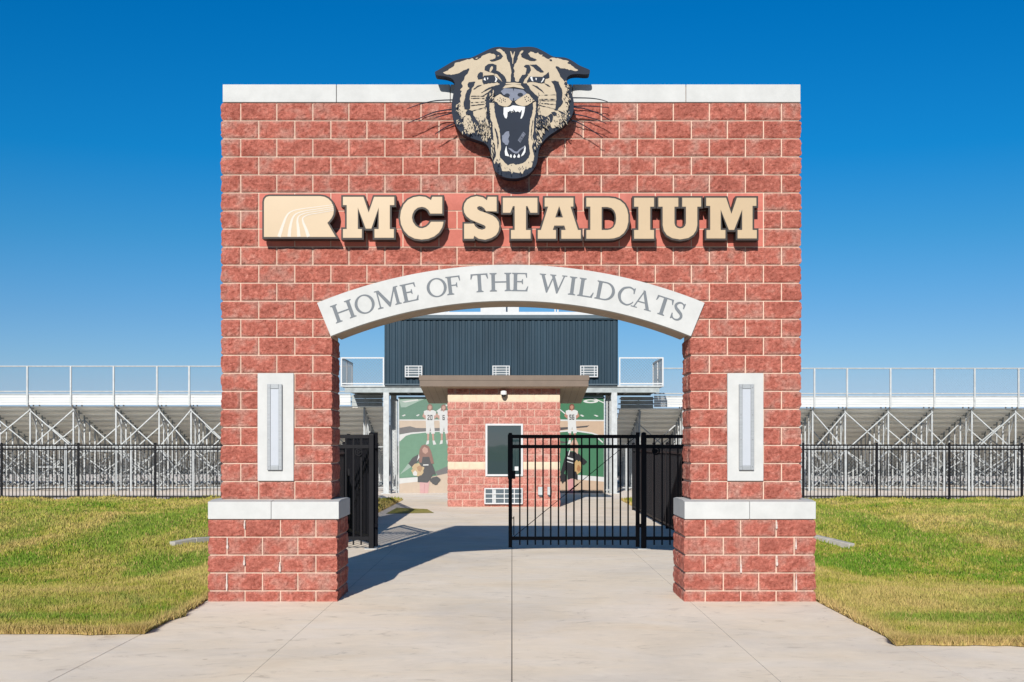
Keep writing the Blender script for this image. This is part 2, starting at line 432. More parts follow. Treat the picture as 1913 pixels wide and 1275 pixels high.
GL = {
 'H': (1.24, [stem(.2), stem(1.04), rect(.27, .48, .97, .535)]),
 'O': (1.16, [[ell(.58, .5, .56, .525), [(x + .0, y) for x, y in ell(.58, .5, .415, .475)]]]),
 'M': (1.42, [stem(.17, .06, o=.12, top=False), [[(.03, 1), (.28, 1), (.80, .16), (.74, -.01), (.69, -.01), (.2, .87), (.14, .96), (.03, .97)]], [[(.72, .1), (.74, -.01), (.78, .06), (1.2, .95), (1.14, .95)]],
              stem(1.21, .15, top=False), [[(1.1, .9), (1.285, .9), (1.285, .95), (1.38, .97), (1.38, 1), (1.16, 1)]]]),
 'E': (.98, [stem(.2, o=.1), rect(.27, .955, .84, 1.0), [[(.76, .96), (.84, .96), (.85, .76), (.82, .76)]], rect(.27, .5, .62, .55), [[(.59, .40), (.62, .40), (.62, .65), (.59, .65), (.55, .55), (.55, .5)]],
             rect(.27, 0, .88, .05), [[(.78, .05), (.88, .05), (.93, .26), (.9, .26)]]]),
 'F': (.88, [stem(.2, o=.1), rect(.27, .955, .80, 1.0), [[(.72, .96), (.80, .96), (.81, .74), (.78, .74)]], rect(.27, .48, .62, .53), [[(.59, .38), (.62, .38), (.62, .63), (.59, .63), (.55, .53), (.55, .48)]]]),
 'T': (1.02, [stem(.51, o=.1, top=False), rect(.04, .95, .98, 1.0), [[(.04, .95), (.14, .95), (.05, .73), (.02, .73)]], [[(.88, .95), (.98, .95), (1.0, .73), (.97, .73)]]]),
 'W': (1.55, [[[(.0, .97), (.0, 1), (.34, 1), (.34, .97), (.26, .95), (.52, .25), (.56, .34), (.54, .22), (.47, -.01), (.43, -.01), (.1, .95)]], diag(.46, 0, .74, .78, .055), [[(.6, .97), (.6, 1), (.92, 1), (.92, .97), (.84, .95), (1.11, .24), (1.06, -.01), (1.01, -.01), (.69, .95)]],
              diag(1.04, 0, 1.40, .97, .055), rect(1.28, .97, 1.55, 1.0)]),
 'I': (.40, [stem(.2, o=.11)]),
 'L': (.92, [stem(.2, o=.1), rect(.27, 0, .84, .05), [[(.74, .05), (.84, .05), (.9, .28), (.87, .28)]]]),
 'D': (1.14, [stem(.2, o=.1), [[(.27, 1.0)] + ell(.52, .5, .56, .5, 24, math.pi / 2, -math.pi / 2) + [(.27, 0), (.27, .05)] + ell(.50, .5, .43, .45, 24, -math.pi / 2, math.pi / 2) + [(.27, .95)]]]),
 'C': (1.06, [stroke([(.93, .74, .02), (.85, .91, .05), (.70, .985, .06), (.52, .975, .07), (.26, .84, .11), (.12, .5, .155), (.26, .16, .11), (.52, .025, .07), (.72, .03, .055), (.9, .15, .04), (.97, .25, .02)]), [[(.90, .70), (.94, .70), (.95, 1.0), (.91, 1.0), (.86, .93)]]]),
 'A': (1.18, [diag(.18, .0, .56, 1.0, .055), [[(.5, 1.02), (.6, 1.02), (1.06, .05), (1.06, 0), (.9, 0), (.53, .88)]], rect(.33, .34, .80, .385), rect(.02, 0, .36, .03), rect(.80, 0, 1.18, .03)]),
 'S': (.76, [stroke([(.62, .76, .02), (.56, .91, .05), (.42, .985, .06), (.25, .95, .09), (.13, .79, .12), (.20, .63, .14), (.38, .51, .155), (.57, .38, .14), (.63, .22, .12), (.52, .06, .09), (.34, .01, .06), (.17, .08, .05), (.09, .27, .02)]), [[(.59, .72), (.63, .72), (.64, 1.0), (.60, 1.0), (.56, .93)]], [[(.06, .3), (.10, .3), (.16, .07), (.1, 0), (.06, 0)]]]),
}
TXT = [('H', 642.6), ('O', 682.3), ('M', 725.5), ('E', 766.5), ('O', 816.4), ('F', 848.5), ('T', 896), ('H', 935.3), ('E', 972.3), ('W', 1032.4), ('I', 1069.2), ('L', 1095), ('D', 1131), ('C', 1169.5), ('A', 1200), ('T', 1238), ('S', 1266)]
cap = 33.5 * PXM; yl = WY - .045
k = 0
for ch, px in TXT:
    w, polys = GL[ch]
    ang = math.asin((px - 954.3) / 920.0); ca, sa = math.cos(ang), math.sin(ang)
    rb = 904 * PXM
    ox, oz = AXC + rb * sa, AZC + rb * ca
    mb = MB()
    for loops in polys:
        k += 1
        tr = [[(ox + ((x - w / 2) * cap * .98) * ca + y * cap * sa, oz - ((x - w / 2) * cap * .98) * sa + y * cap * ca) for x, y in l] for l in loops]
        tr = [offset(l, .0022 if i == 0 else -.0022) for i, l in enumerate(tr)]
        mb.prism(tr, yl - .0025 - (k % 7) * .0003, yl + .002, M['engrave'])
    mb.build('letter', lintel)

# ---- pier bases, ledges, stone panels
BT = .15; BY0 = WY - BT; BY1 = WB + BT
def pier_base(xa, xb, stains):
    mb = MB(); A = .016
    L_, R_, F_, B_ = (-1, 0, 0), (1, 0, 0), (0, -1, 0), (0, 1, 0)
    top = PZ(970.3, BY0)
    mb.box(xa + .004, xb - .004, BY0 + .004, BY1 - .004, -.05, top - .001, M['mortar'])
    z = top; r = 0; side = xa > 0
    while z > .005:
        zt = z - MOR / 2; zb = max(z - .2015 + MOR / 2, -.02)
        w = xb - xa; p = .3985
        off = (.2255 if r % 2 == 0 else .4285)
        js = [xb - off - k * p for k in range(-1, 5)] if not side else [xa + off + k * p for k in range(-1, 5)]
        js = sorted([xa, xb] + [j for j in js if xa + .08 < j < xb - .08])
        for a, b in zip(js[:-1], js[1:]):
            ca = L_ if a == xa else None; cb = R_ if b == xb else None
            x0 = a + (0 if ca else MOR / 2); x1 = b - (0 if cb else MOR / 2); t = rtone()
            block_face(mb, (x0, BY0, zb), (1, 0, 0), (0, 0, 1), F_, x1 - x0, zt - zb, max(5, int((x1 - x0) / .0185)), 11 if zt - zb > .12 else 6, A, M['block'], t, (ca, cb))
            block_face(mb, (x0, BY1, zb), (1, 0, 0), (0, 0, 1), B_, x1 - x0, zt - zb, 8, 4, A, M['block'], t, (ca, cb))
        ys = [BY0, BY0 + .4, BY0 + .8, BY1] if r % 2 else [BY0, BY0 + .2, BY0 + .6, BY1]
        for x, nx in ((xa, L_), (xb, R_)):
            for a, b in zip(ys[:-1], ys[1:]):
                f0 = a == BY0; f1 = b == BY1
                y0 = a if f0 else a + MOR / 2; y1 = b if f1 else b - MOR / 2
                block_face(mb, (x, y0, zb), (0, 1, 0), (0, 0, 1), nx, y1 - y0, zt - zb, max(4, int((y1 - y0) / .02)), 10 if zt - zb > .12 else 5, A, M['block'], rtone(), (F_ if f0 else None, B_ if f1 else None))
        z -= .2015; r += 1
    # lime streaks that ran out of the head joints
    for (px, py0, py1) in stains:
        Y = BY0; pts = []
        n = 7
        lft = []; rgt = []
        for i in range(n + 1):
            y = py0 + (py1 - py0) * i / n; wd = (.7 + 1.3 * (i / n) ** 1.5 * (1 if i < n else .3)) * random.uniform(.5, 1.5)
            lft.append((PX(px - wd, Y), PZ(y, Y))); rgt.append((PX(px + wd, Y), PZ(y, Y)))
        mb.flat([lft + rgt[::-1]], Y - .030, M['efflor'])
    return mb.build('pier_base', gate, recalc=False)
pier_base(PX(391.5, BY0), PX(627.5, BY0), [(425.7, 1004, 1026), (457, 1037, 1056), (523.5, 1050, 1068), (424.6, 1070, 1103), (457.7, 972, 988)])
pier_base(PX(1280, BY0), PX(1520.5, BY0), [(1486, 1006, 1026), (1450.5, 1038, 1057), (1383.5, 1047, 1070), (1486.5, 1072, 1105), (1450, 972, 988)])
LY0 = BY0 - .03; LY1 = BY1 + .03
for xa, xm, xb in ((388, 506.5, 633.3), (1278.6, 1400.6, 1524.6)):
    for a, b in ((xa, xm), (xm, xb)):
        mb = MB(); x0, x1 = PX(a, LY0) + .002, PX(b, LY0) - .002
        zb, zt, zi = PZ(970.3, LY0), PZ(937.5, LY0), 1.140
        mb.box(x0, x1, LY0, LY1, zb, zt, M['stone'])
        mb.add([(x0, LY0, zt), (x1, LY0, zt), (x1, WY + .01, zi), (x0, WY + .01, zi), (x0, LY1, zt), (x1, LY1, zt), (x1, WB - .01, zi), (x0, WB - .01, zi)],
               [(0, 1, 2, 3), (4, 7, 6, 5), (3, 2, 6, 7), (0, 3, 7, 4), (1, 5, 6, 2)], M['stone'])
        mb.build('ledge_stone', gate, bevel=.005)
for xa, xb in ((481, 548.5), (1359, 1426.5)):
    mb = MB(); y = WY - .032
    mb.box(PX(xa, y), PX(xb, y), y, WY + .05, PZ(899, y), PZ(697.5, y), M['stone']); mb.build('stone_panel', gate, bevel=.006)
def wall_light(xa, xb, label):
    y = WY - .032
    t = thing('wall_light', label, 'wall light', (PX((xa + xb) / 2, y), y, PZ(878, y)), 'lights on the gateway piers')
    x0, x1, z0, z1 = PX(xa, y), PX(xb, y), PZ(878.5, y), PZ(718.5, y); w = .038
    mb = MB(); d = .035
    mb.box(x0, x0 + w, y - d, y, z0, z1, M['alu']); mb.box(x1 - w, x1, y - d, y, z0, z1, M['alu'])
    mb.box(x0 + w, x1 - w, y - d, y, z1 - .05, z1, M['alu']); mb.box(x0 + w, x1 - w, y - d, y, z0, z0 + .05, M['alu'])
    mb.build('frame', t, bevel=.004)
    mb = MB(); mb.box(x0 + w + .001, x1 - w - .001, y - d + .010, y - .001, z0 + .051, z1 - .051, M['lens']); mb.build('diffuser', t)
    for q in (.02, .35, .65, .98):
        for xx in (x0 + w / 2, x1 - w / 2):
            zz = z0 + .02 + (z1 - z0 - .04) * q
            mb = MB(); mb.bar((xx, y - d - .004, zz), (xx, y - d + .002, zz), .013, None, M['screw'], 8); mb.build('screw', t)
wall_light(500, 527.5, 'slim aluminium wall light on the left pier of the gateway')
wall_light(1380, 1408, 'slim aluminium wall light on the right pier of the gateway')

# ------------------------------------------------------------------ sign letters
SF = WY - .20; SB = WY - .05
def tz(s, ox, oy): return lambda p: (PX(ox + p[0] / s, SF), PZ(oy + p[1] / s, SF))
Z2 = tz(3.985, 470, 340); Z3 = tz(3.751, 930, 340)
LET = [
 ('R', Z2, 'broad gold R logo with curving pale lines, at the left end of the stadium sign', 'logo sign', [[(92, 150), (97, 128), (110, 113), (130, 107), (510, 107), (545, 112), (572, 126), (594, 148), (609, 180), (614, 212), (609, 245), (596, 272), (580, 292), (565, 306), (628, 412), (92, 412)]]),
 ('M', Z2, 'gold slab-serif letter M between the logo and the letter C', 'sign letter', [[(680, 112), (833, 112), (872, 228), (912, 112), (1063, 112), (1063, 175), (1030, 175), (1030, 352), (1060, 352), (1060, 418), (915, 418), (915, 352), (946, 352), (946, 196), (892, 350), (850, 350), (792, 196), (792, 352), (822, 352), (822, 418), (680, 418), (680, 352), (708, 352), (708, 175), (680, 175)]]),
 ('C', Z2, 'gold slab-serif letter C on the gateway wall', 'sign letter', [[(1420, 112), (1420, 238), (1330, 238), (1316, 211), (1294, 194), (1268, 188), (1238, 194), (1213, 214), (1199, 242), (1195, 268), (1202, 299), (1222, 328), (1248, 344), (1272, 346), (1300, 336), (1320, 320), (1335, 298), (1430, 298), (1420, 340), (1396, 379), (1360, 408), (1315, 426), (1265, 431), (1213, 424), (1168, 401), (1134, 365), (1112, 318), (1105, 268), (1112, 216), (1132, 170), (1164, 135), (1204, 115), (1248, 108), (1296, 113), (1336, 136), (1345, 112)]]),
 ('S', Z2, 'gold slab-serif letter S on the gateway wall', 'sign letter', [[(1825, 112), (1825, 222), (1745, 220), (1732, 200), (1714, 186), (1695, 182), (1680, 190), (1682, 205), (1700, 217), (1740, 230), (1795, 252), (1822, 272), (1840, 300), (1845, 335), (1838, 370), (1820, 398), (1785, 420), (1740, 432), (1690, 425), (1658, 404), (1652, 425), (1582, 425), (1582, 312), (1655, 312), (1666, 333), (1688, 350), (1715, 357), (1738, 350), (1743, 337), (1733, 325), (1690, 308), (1630, 282), (1600, 258), (1582, 228), (1578, 196), (1584, 164), (1604, 134), (1634, 116), (1676, 107), (1722, 116), (1752, 138), (1758, 112)]]),
 ('T', Z3, 'gold slab-serif letter T on the gateway wall', 'sign letter', [[(35, 112), (278, 112), (278, 218), (228, 218), (208, 172), (198, 172), (198, 338), (230, 338), (230, 400), (92, 400), (92, 338), (118, 338), (118, 172), (106, 172), (88, 218), (35, 218)]]),
 ('A', Z3, 'gold slab-serif letter A on the gateway wall', 'sign letter', [[(328, 112), (530, 112), (530, 175), (510, 175), (562, 338), (582, 338), (582, 400), (445, 400), (445, 338), (475, 338), (466, 308), (396, 308), (386, 338), (408, 338), (408, 400), (280, 400), (280, 338), (302, 338), (352, 175), (328, 175)], [(430, 172), (403, 250), (456, 250)]]),
 ('D', Z3, 'gold slab-serif letter D on the gateway wall', 'sign letter', [[(620, 112), (780, 112), (822, 117), (858, 132), (888, 158), (906, 192), (915, 232), (915, 282), (905, 325), (884, 360), (852, 385), (815, 397), (780, 400), (620, 400), (620, 338), (648, 338), (648, 175), (620, 175)], [(728, 178), (768, 178), (795, 185), (814, 202), (825, 225), (829, 258), (825, 292), (812, 318), (792, 333), (768, 338), (728, 338)]]),
 ('I', Z3, 'gold slab-serif letter I on the gateway wall', 'sign letter', [[(955, 112), (1095, 112), (1095, 175), (1068, 175), (1068, 338), (1095, 338), (1095, 400), (955, 400), (955, 338), (985, 338), (985, 175), (955, 175)]]),
 ('U', Z3, 'gold slab-serif letter U on the gateway wall', 'sign letter', [[(1125, 112), (1265, 112), (1265, 175), (1238, 175), (1238, 290), (1243, 308), (1256, 322), (1277, 328), (1298, 323), (1312, 309), (1318, 290), (1318, 175), (1292, 175), (1292, 112), (1425, 112), (1425, 175), (1398, 175), (1398, 305), (1390, 342), (1370, 372), (1335, 395), (1277, 405), (1222, 396), (1184, 374), (1163, 343), (1155, 305), (1155, 175), (1125, 175)]]),
 ('M', Z3, 'gold slab-serif letter M at the right end of the stadium sign', 'sign letter', [[(1460, 112), (1600, 112), (1637, 225), (1675, 112), (1812, 112), (1812, 170), (1785, 170), (1785, 338), (1815, 338), (1815, 398), (1680, 398), (1680, 338), (1712, 338), (1712, 197), (1656, 338), (1619, 338), (1562, 197), (1562, 338), (1595, 338), (1595, 398), (1462, 398), (1462, 338), (1488, 338), (1488, 170), (1460, 170)]]),
]
for ch, T, lab, cat, loops in LET:
    W = [[T(p) for p in l] for l in loops]
    cx = sum(p[0] for p in W[0]) / len(W[0]); zb = min(p[1] for p in W[0])
    t = thing('logo_sign' if ch == 'R' else 'sign_letter', lab, cat, (cx, SB, zb), 'gold letters of the stadium sign')
    off = .0195
    mb = MB(); TR = [offset(W[0], off)] + [offset(l, -off * .8) for l in W[1:]]
    mb.prism(TR, SF, SB, M['trim'])
    xs_ = [p[0] for p in W[0]]; zs_ = [p[1] for p in W[0]]
    for fx in (.2, .8):
        xx = min(xs_) + (max(xs_) - min(xs_)) * fx
        for zz in (min(zs_) + .04, max(zs_) - .04):
            mb.bar((xx, SB - .01, zz), (xx, WY + .03, zz), .014, None, M['screw'], 8)
    mb.build('trim', t)
    mb = MB(); mb.prism(W, SF - .004, SF + .001, M['gold'])
    face = mb.build('face', t, bevel=.002, segs=1)
    if ch == 'R':
        mb = MB()
        for i, ln in enumerate((
            [(205, 410, 26), (228, 340, 20), (258, 262, 14), (290, 226, 9), (350, 206, 6), (470, 189, 5), (606, 172, 4)],
            [(280, 410, 26), (288, 340, 20), (305, 275, 14), (332, 240, 9), (390, 219, 6), (480, 205, 5), (610, 186, 4)],
            [(353, 410, 26), (347, 340, 20), (342, 290, 14), (355, 255, 9), (405, 233, 6), (490, 219, 5), (612, 200, 4)],
            [(425, 410, 26), (404, 350, 20), (384, 300, 14), (384, 268, 9), (425, 246, 6), (500, 233, 5), (612, 213, 4)])):
            pl = stroke(ln)
            mb.flat([[T(p) for p in l] for l in pl], SF - .0055 - i * .0004, M['stripe'])
        mb.build('curving_line', face)

# ------------------------------------------------------------------ wildcat head sign
CF = WY - .26; CB = CF + .15
def cz(s, ox, oy): return lambda pts: [(PX(ox + x / s, CF), PZ(oy + y / s, CF)) for x, y in pts]
cZ = cz(4.552, 740, 70); cA = cz(11.594, 800, 80); cB = cz(11.594, 950, 80); cC = cz(12.754, 830, 170); cD = cz(12.754, 950, 170); cE = cz(11.956, 880, 240)
cat = thing('wildcat_head_sign', 'black and tan snarling wildcat head sign mounted above the stadium letters', 'sign', (PX(957, CF), CB, PZ(335, CF)))
OUT = cZ([(330, 296), (352, 282), (420, 242), (490, 202), (560, 182), (640, 172), (720, 135), (800, 97), (860, 82), (930, 86), (1000, 90), (1070, 83), (1140, 81), (1200, 92), (1270, 128), (1340, 165), (1430, 172), (1490, 195), (1560, 240), (1636, 272), (1648, 286), (1640, 312), (1600, 316), (1540, 312), (1482, 320), (1452, 348), (1456, 390), (1472, 435), (1492, 475), (1508, 530), (1512, 590), (1505, 640), (1480, 695), (1430, 745), (1370, 790), (1300, 838), (1244, 895), (1217, 950), (1206, 1010), (1198, 1065), (1170, 1120), (1120, 1170), (1055, 1195), (990, 1201), (920, 1190), (865, 1160), (832, 1110), (815, 1040), (800, 980), (784, 932), (750, 897), (690, 875), (620, 850), (560, 815), (520, 770), (490, 710), (475, 650), (471, 590), (480, 520), (490, 460), (499, 410), (494, 375), (470, 350), (430, 335), (380, 327), (342, 322)])
mb = MB(); mb.prism([spline(OUT, 3)], CF, CB, M['cat_black'])
for p in ((880, 250), (1110, 250), (880, 600), (1110, 600), (990, 1050)):
    q = cZ([p])[0]; mb.bar((q[0], CB - .01, q[1]), (q[0], WY + .03, q[1]), .03, None, M['screw'], 8)
panel = mb.build('panel', cat, bevel=.005)
rng = random.Random(11)
def jag(l, amp, step=.016):
    """ragged fur edge along a closed outline"""
    o = []; n = len(l)
    for i in range(n):
        a = Vector(l[i]); b = Vector(l[(i + 1) % n]); d = (b - a).length; k = max(1, int(d / step))
        nrm = Vector((-(b - a).y, (b - a).x)).normalized() if d > 1e-6 else Vector((0, 0))
        for j in range(k):
            o.append(tuple(a + (b - a) * (j / k) + nrm * (rng.uniform(-amp, amp) if j else 0)))
    return o
lay = [0]
def layer(name, lists, m, y, j=0.0, parent=panel, each=True):
    if each and len(lists) > 1:
        for i, l in enumerate(lists): layer(name, [l], m, y + i * .00012, j, parent)
        return
    mb = MB()
    for i, l in enumerate(lists):
        mb.flat([jag(l, j)] if j else [l], CF - y - i * .00012, m)
    return mb.build(name, parent, recalc=False)
tan = [
 # left face: ear, forehead, temple, cheek
 cA([(320, 645), (430, 605), (480, 560), (560, 510), (580, 440), (640, 425), (720, 405), (790, 385), (950, 340), (1100, 345), (1230, 265), (1330, 228), (1420, 245), (1500, 200), (1470, 155), (1550, 135), (1600, 160), (1650, 200), (1690, 260), (1700, 320), (1720, 380), (1760, 430), (1780, 520), (1800, 610), (1790, 700), (1785, 850), (1690, 850), (1680, 890), (1560, 905), (1390, 960), (1350, 1050), (1290, 1080), (1280, 1150), (1240, 1200), (1250, 1275)])
 + cC([(985, 300), (1000, 400), (1010, 500), (1000, 600), (1010, 680), (1050, 700), (1060, 800), (1090, 920), (1095, 990), (1040, 1000), (960, 980), (880, 910), (840, 840), (810, 760), (740, 640), (690, 580), (690, 520), (600, 470), (560, 590), (630, 600), (650, 680), (690, 780), (710, 880), (710, 990), (670, 1000), (620, 960), (540, 950), (500, 910), (470, 860), (440, 800), (455, 740), (450, 660), (520, 590), (440, 640), (372, 600), (372, 450), (345, 390), (375, 310), (385, 200)])
 + cA([(700, 1275), (690, 1200), (720, 1150), (700, 1100), (730, 1050), (690, 1030), (750, 940), (720, 890), (760, 830), (790, 740), (850, 680), (890, 560), (800, 590), (720, 630), (650, 670), (560, 690), (400, 690)]),
 # right face
 cB([(140, 830), (120, 700), (130, 600), (105, 550), (130, 470), (170, 430), (200, 360), (215, 280), (245, 210), (290, 170), (325, 180), (300, 220), (265, 260), (420, 260), (430, 235), (480, 195), (540, 210), (600, 235), (640, 215), (660, 250), (740, 262), (720, 300), (800, 330), (870, 360), (920, 330), (1000, 330), (1100, 350), (1230, 380), (1310, 410), (1270, 440), (1340, 470), (1400, 520), (1440, 560), (1510, 595), (1450, 618), (1380, 600), (1250, 575), (1120, 555), (1040, 510), (1015, 525), (1050, 580), (1080, 640), (1110, 700), (1140, 760), (1180, 800), (1220, 850), (1200, 900), (1240, 940), (1215, 960), (1290, 1010), (1250, 1060), (1270, 1110), (1200, 1130), (1250, 1170), (1300, 1210), (1310, 1245)])
 + cD([(1400, 240), (1360, 290), (1440, 350), (1420, 420), (1400, 480), (1415, 560), (1380, 600), (1395, 680), (1310, 715), (1230, 755), (1180, 815), (1120, 875), (1050, 895), (1000, 840), (985, 780), (1040, 740), (1060, 640), (1100, 600), (1000, 545), (950, 590), (880, 620), (830, 590), (760, 575), (710, 580), (700, 480), (710, 350), (720, 250), (712, 150), (640, 90)])
 + cB([(560, 1110), (480, 1030), (440, 940), (390, 880), (300, 870), (240, 800), (215, 850), (180, 850)]),
]
layer('tan_fur', tan, M['cat_tan'], .0012, .006)
mouth = cC([(1075, 290), (1190, 290), (1195, 500), (1230, 640), (1270, 780), (1310, 900), (1330, 1050)]) + cE([(655, 250), (662, 330), (668, 440), (640, 560), (650, 660), (720, 725), (820, 835), (880, 800), (950, 790), (1000, 822), (1130, 790), (1220, 740), (1290, 660), (1320, 560), (1300, 450), (1290, 300), (1285, 150)]) + cD([(480, 1150), (490, 1000), (500, 850), (520, 700), (560, 560), (590, 400), (580, 290), (650, 250), (662, 380), (640, 560), (604, 740), (602, 880), (592, 1000), (570, 1080), (600, 1180)]) + cE([(1395, 310), (1362, 400), (1382, 520), (1412, 620), (1400, 700), (1372, 790), (1350, 875), (1290, 885), (1260, 920), (1220, 905), (1170, 965), (1150, 1030), (1100, 965), (1080, 1005), (1000, 990), (940, 975), (910, 1020), (900, 975), (840, 955), (760, 960), (690, 950), (672, 880), (660, 765), (600, 795), (570, 745), (520, 800), (502, 740), (550, 640), (558, 560), (540, 450), (520, 330), (500, 250)]) + cC([(1165, 1020), (1152, 900), (1150, 760), (1100, 660), (1085, 560), (1080, 380)])
layer('lip_fur', [mouth], M['cat_tan'], .0014, .0035)
def E_(c, T, rx, ry, n=14): return T([(c[0] + rx * math.cos(2 * math.pi * i / n), c[1] + ry * math.sin(2 * math.pi * i / n)) for i in range(n)])
black = [
 cA([(1020, 850), (880, 860), (850, 910), (860, 960), (900, 985), (840, 1040), (820, 1100), (800, 1160), (790, 1275)]) + cC([(470, 200), (460, 330), (480, 440), (540, 450), (610, 430), (622, 250), (600, 200), (620, 100)]) + cA([(900, 1180), (920, 1100), (940, 1040), (940, 1000), (980, 950), (1000, 890)]),
 cA([(1130, 640), (1190, 650), (1185, 740), (1170, 790), (1080, 800), (1060, 740), (1090, 670)]),
 cA([(1220, 600), (1230, 520), (1310, 465), (1400, 460), (1480, 490), (1480, 570), (1470, 605), (1560, 650), (1640, 720), (1690, 800), (1695, 880), (1640, 900), (1600, 840), (1560, 770), (1500, 690), (1340, 640)]),
 cA([(1690, 860), (1700, 930), (1620, 990), (1580, 1100), (1500, 1140), (1380, 1160), (1290, 1200), (1250, 1275), (1270, 1150), (1300, 1070), (1390, 1000), (1400, 950), (1560, 900), (1500, 870), (1510, 770), (1600, 850)]),
 cA([(1330, 385), (1450, 345), (1460, 280), (1420, 240), (1360, 215), (1480, 180), (1560, 220), (1620, 295), (1580, 350), (1450, 400), (1370, 410)]),
 cA([(1180, 770), (1200, 730), (1430, 720), (1505, 765), (1500, 850), (1450, 870), (1300, 880), (1200, 910), (1170, 850)]),
 cA([(975, 1010), (1060, 940), (1170, 915), (1100, 952), (990, 1020)]), cA([(1145, 1085), (1280, 1000), (1390, 945), (1400, 972), (1280, 1030), (1160, 1095)]),
 cA([(1150, 1165), (1240, 1110), (1300, 1080), (1300, 1100), (1180, 1170)]),
 cA([(970, 345), (1010, 330), (1090, 320), (1110, 345), (1050, 375), (990, 372)]),
 cB([(330, 520), (370, 485), (450, 490), (485, 600), (450, 670), (370, 690), (395, 560)]), cB([(450, 485), (600, 478), (640, 510), (700, 560), (765, 640), (690, 648), (610, 605), (540, 530)]),
 cB([(230, 800), (300, 700), (430, 690), (350, 790), (310, 880), (400, 905), (480, 1030), (600, 1150), (640, 1190), (640, 1275), (560, 1275), (480, 1150), (380, 1080), (280, 900)]),
 cB([(400, 830), (460, 740), (560, 745), (740, 745), (800, 700), (870, 640), (885, 760), (800, 785), (780, 870), (720, 885), (600, 862), (500, 850), (400, 870)]),
 cB([(260, 240), (420, 235), (480, 320), (612, 375), (560, 400), (450, 390), (360, 350), (280, 310)]),
 cB([(500, 915), (620, 945), (720, 1030), (785, 1105), (700, 1045), (600, 975)]), cB([(770, 885), (860, 915), (915, 962), (840, 940)]),
 cB([(925, 840), (1000, 825), (1085, 850), (1110, 930), (1150, 1000), (1170, 1100)]) + cD([(1280, 60), (1270, 180), (1300, 260), (1260, 340), (1200, 400), (1170, 470), (1085, 460), (1115, 430), (1130, 300), (1145, 100)]) + cB([(1035, 1180), (1030, 1080), (1000, 990), (970, 900)]),
 cC([(560, 450), (510, 520), (520, 575), (600, 560), (640, 640), (670, 740), (705, 840), (720, 960), (780, 960), (820, 860), (790, 740), (745, 640), (690, 580), (685, 505), (620, 465)]),
 cB([(880, 370), (930, 365), (945, 400), (900, 400)]),
 cD([(1170, 470), (1260, 500), (1390, 560), (1375, 575), (1240, 525)]), cD([(1010, 520), (1100, 500), (1150, 540), (1140, 590), (1080, 600)]),
 cC([(1190, 850), (1240, 950), (1290, 1100), (1300, 1275), (1270, 1275), (1262, 1120), (1215, 960)]), cE([(520, 0), (570, 90), (600, 250), (605, 420), (585, 470), (585, 260), (550, 110)]),
 cE([(1365, 0), (1350, 90), (1345, 160), (1375, 270), (1360, 260), (1330, 160), (1340, 60)]), cD([(590, 700), (560, 860), (550, 1050), (535, 1060), (545, 860), (575, 710)]),
 cC([(1240, 150), (1330, 155), (1400, 175), (1330, 170), (1250, 165)]),
]
for T, ys in ((cC, ((135, 130), (180, 186), (285, 268), (355, 320), (500, 400))), (cD, ())):
    for y0, y1 in ys: black.append(T([(630, y0 - 5), (960, y1 - 5), (960, y1 + 5), (630, y0 + 5)]))
for y0, y1 in ((110, 100), (205, 208), (235, 245), (298, 330), (345, 440)): black.append(cD([(730, y0 - 5), (1120, y1 - 5), (1120, y1 + 5), (730, y0 + 5)]))
for c in ((1330, 180), (1270, 220), (1360, 225), (1310, 250), (1360, 275), (1410, 240), (1450, 265), (1450, 215), (1405, 200)): black.append(E_(c, cC, 11, 13, 8))
for c in ((430, 140), (475, 170), (400, 215), (430, 260), (470, 235), (520, 215), (515, 255), (580, 215), (580, 255), (390, 165)): black.append(E_(c, cD, 12, 13, 8))
layer('black_marking', black, M['cat_black'], .006, .003)
pads = [cC([(1190, 175), (1250, 125), (1330, 82), (1430, 150), (1540, 180), (1612, 262), (1570, 340), (1490, 385), (1400, 375), (1300, 340), (1260, 282), (1195, 255)]), cD([(150, 265), (250, 180), (350, 110), (430, 68), (490, 88), (540, 160), (620, 235), (530, 300), (450, 350), (350, 372), (250, 350), (190, 320)]),
        cZ([(905, 437), (930, 410), (1000, 400), (1060, 410), (1092, 442), (1000, 424)]), cB([(-60, 880), (120, 870), (270, 890), (270, 915), (100, 905), (-60, 910)]),
        cA([(1325, 630), (1340, 560), (1370, 520), (1402, 525), (1400, 575), (1350, 645)]), cA([(1180, 660), (1340, 650), (1450, 690), (1420, 705), (1200, 722)]),
        cB([(35, 190), (55, 195), (95, 285), (125, 200), (138, 205), (125, 290), (105, 350), (100, 465), (85, 465), (80, 350), (60, 310)]),
        cA([(1020, 345), (1060, 330), (1085, 340), (1040, 358)]), cA([(1480, 300), (1530, 280), (1535, 300)])]
layer('muzzle_pad', pads[:2], M['cat_tan'], .0095)
layer('tan_highlight', pads[2:], M['cat_tan'], .0098)
dots = []
for c in ((1330, 180), (1270, 220), (1360, 225), (1310, 250), (1360, 275), (1410, 240), (1450, 265), (1450, 215), (1405, 200)): dots.append(E_(c, cC, 12, 14, 8))
for c in ((430, 140), (475, 170), (400, 215), (430, 260), (470, 235), (520, 215), (515, 255), (580, 215), (390, 165)): dots.append(E_(c, cD, 13, 14, 8))
layer('whisker_spot', dots, M['cat_black'], .0112, each=False)
layer('nose', [cZ([(890, 462), (920, 436), (1000, 440), (1080, 450), (1112, 480), (1062, 512), (1032, 530), (1000, 547), (970, 535), (950, 502), (910, 490)])], M['cat_grey'], .0115)
layer('nostril', [E_((945, 497), cZ, 22, 17), E_((1056, 492), cZ, 24, 17), cZ([(992, 440), (1004, 440), (1000, 462)]), cZ([(994, 520), (1004, 520), (1004, 550), (994, 550)])], M['cat_black'], .0125)
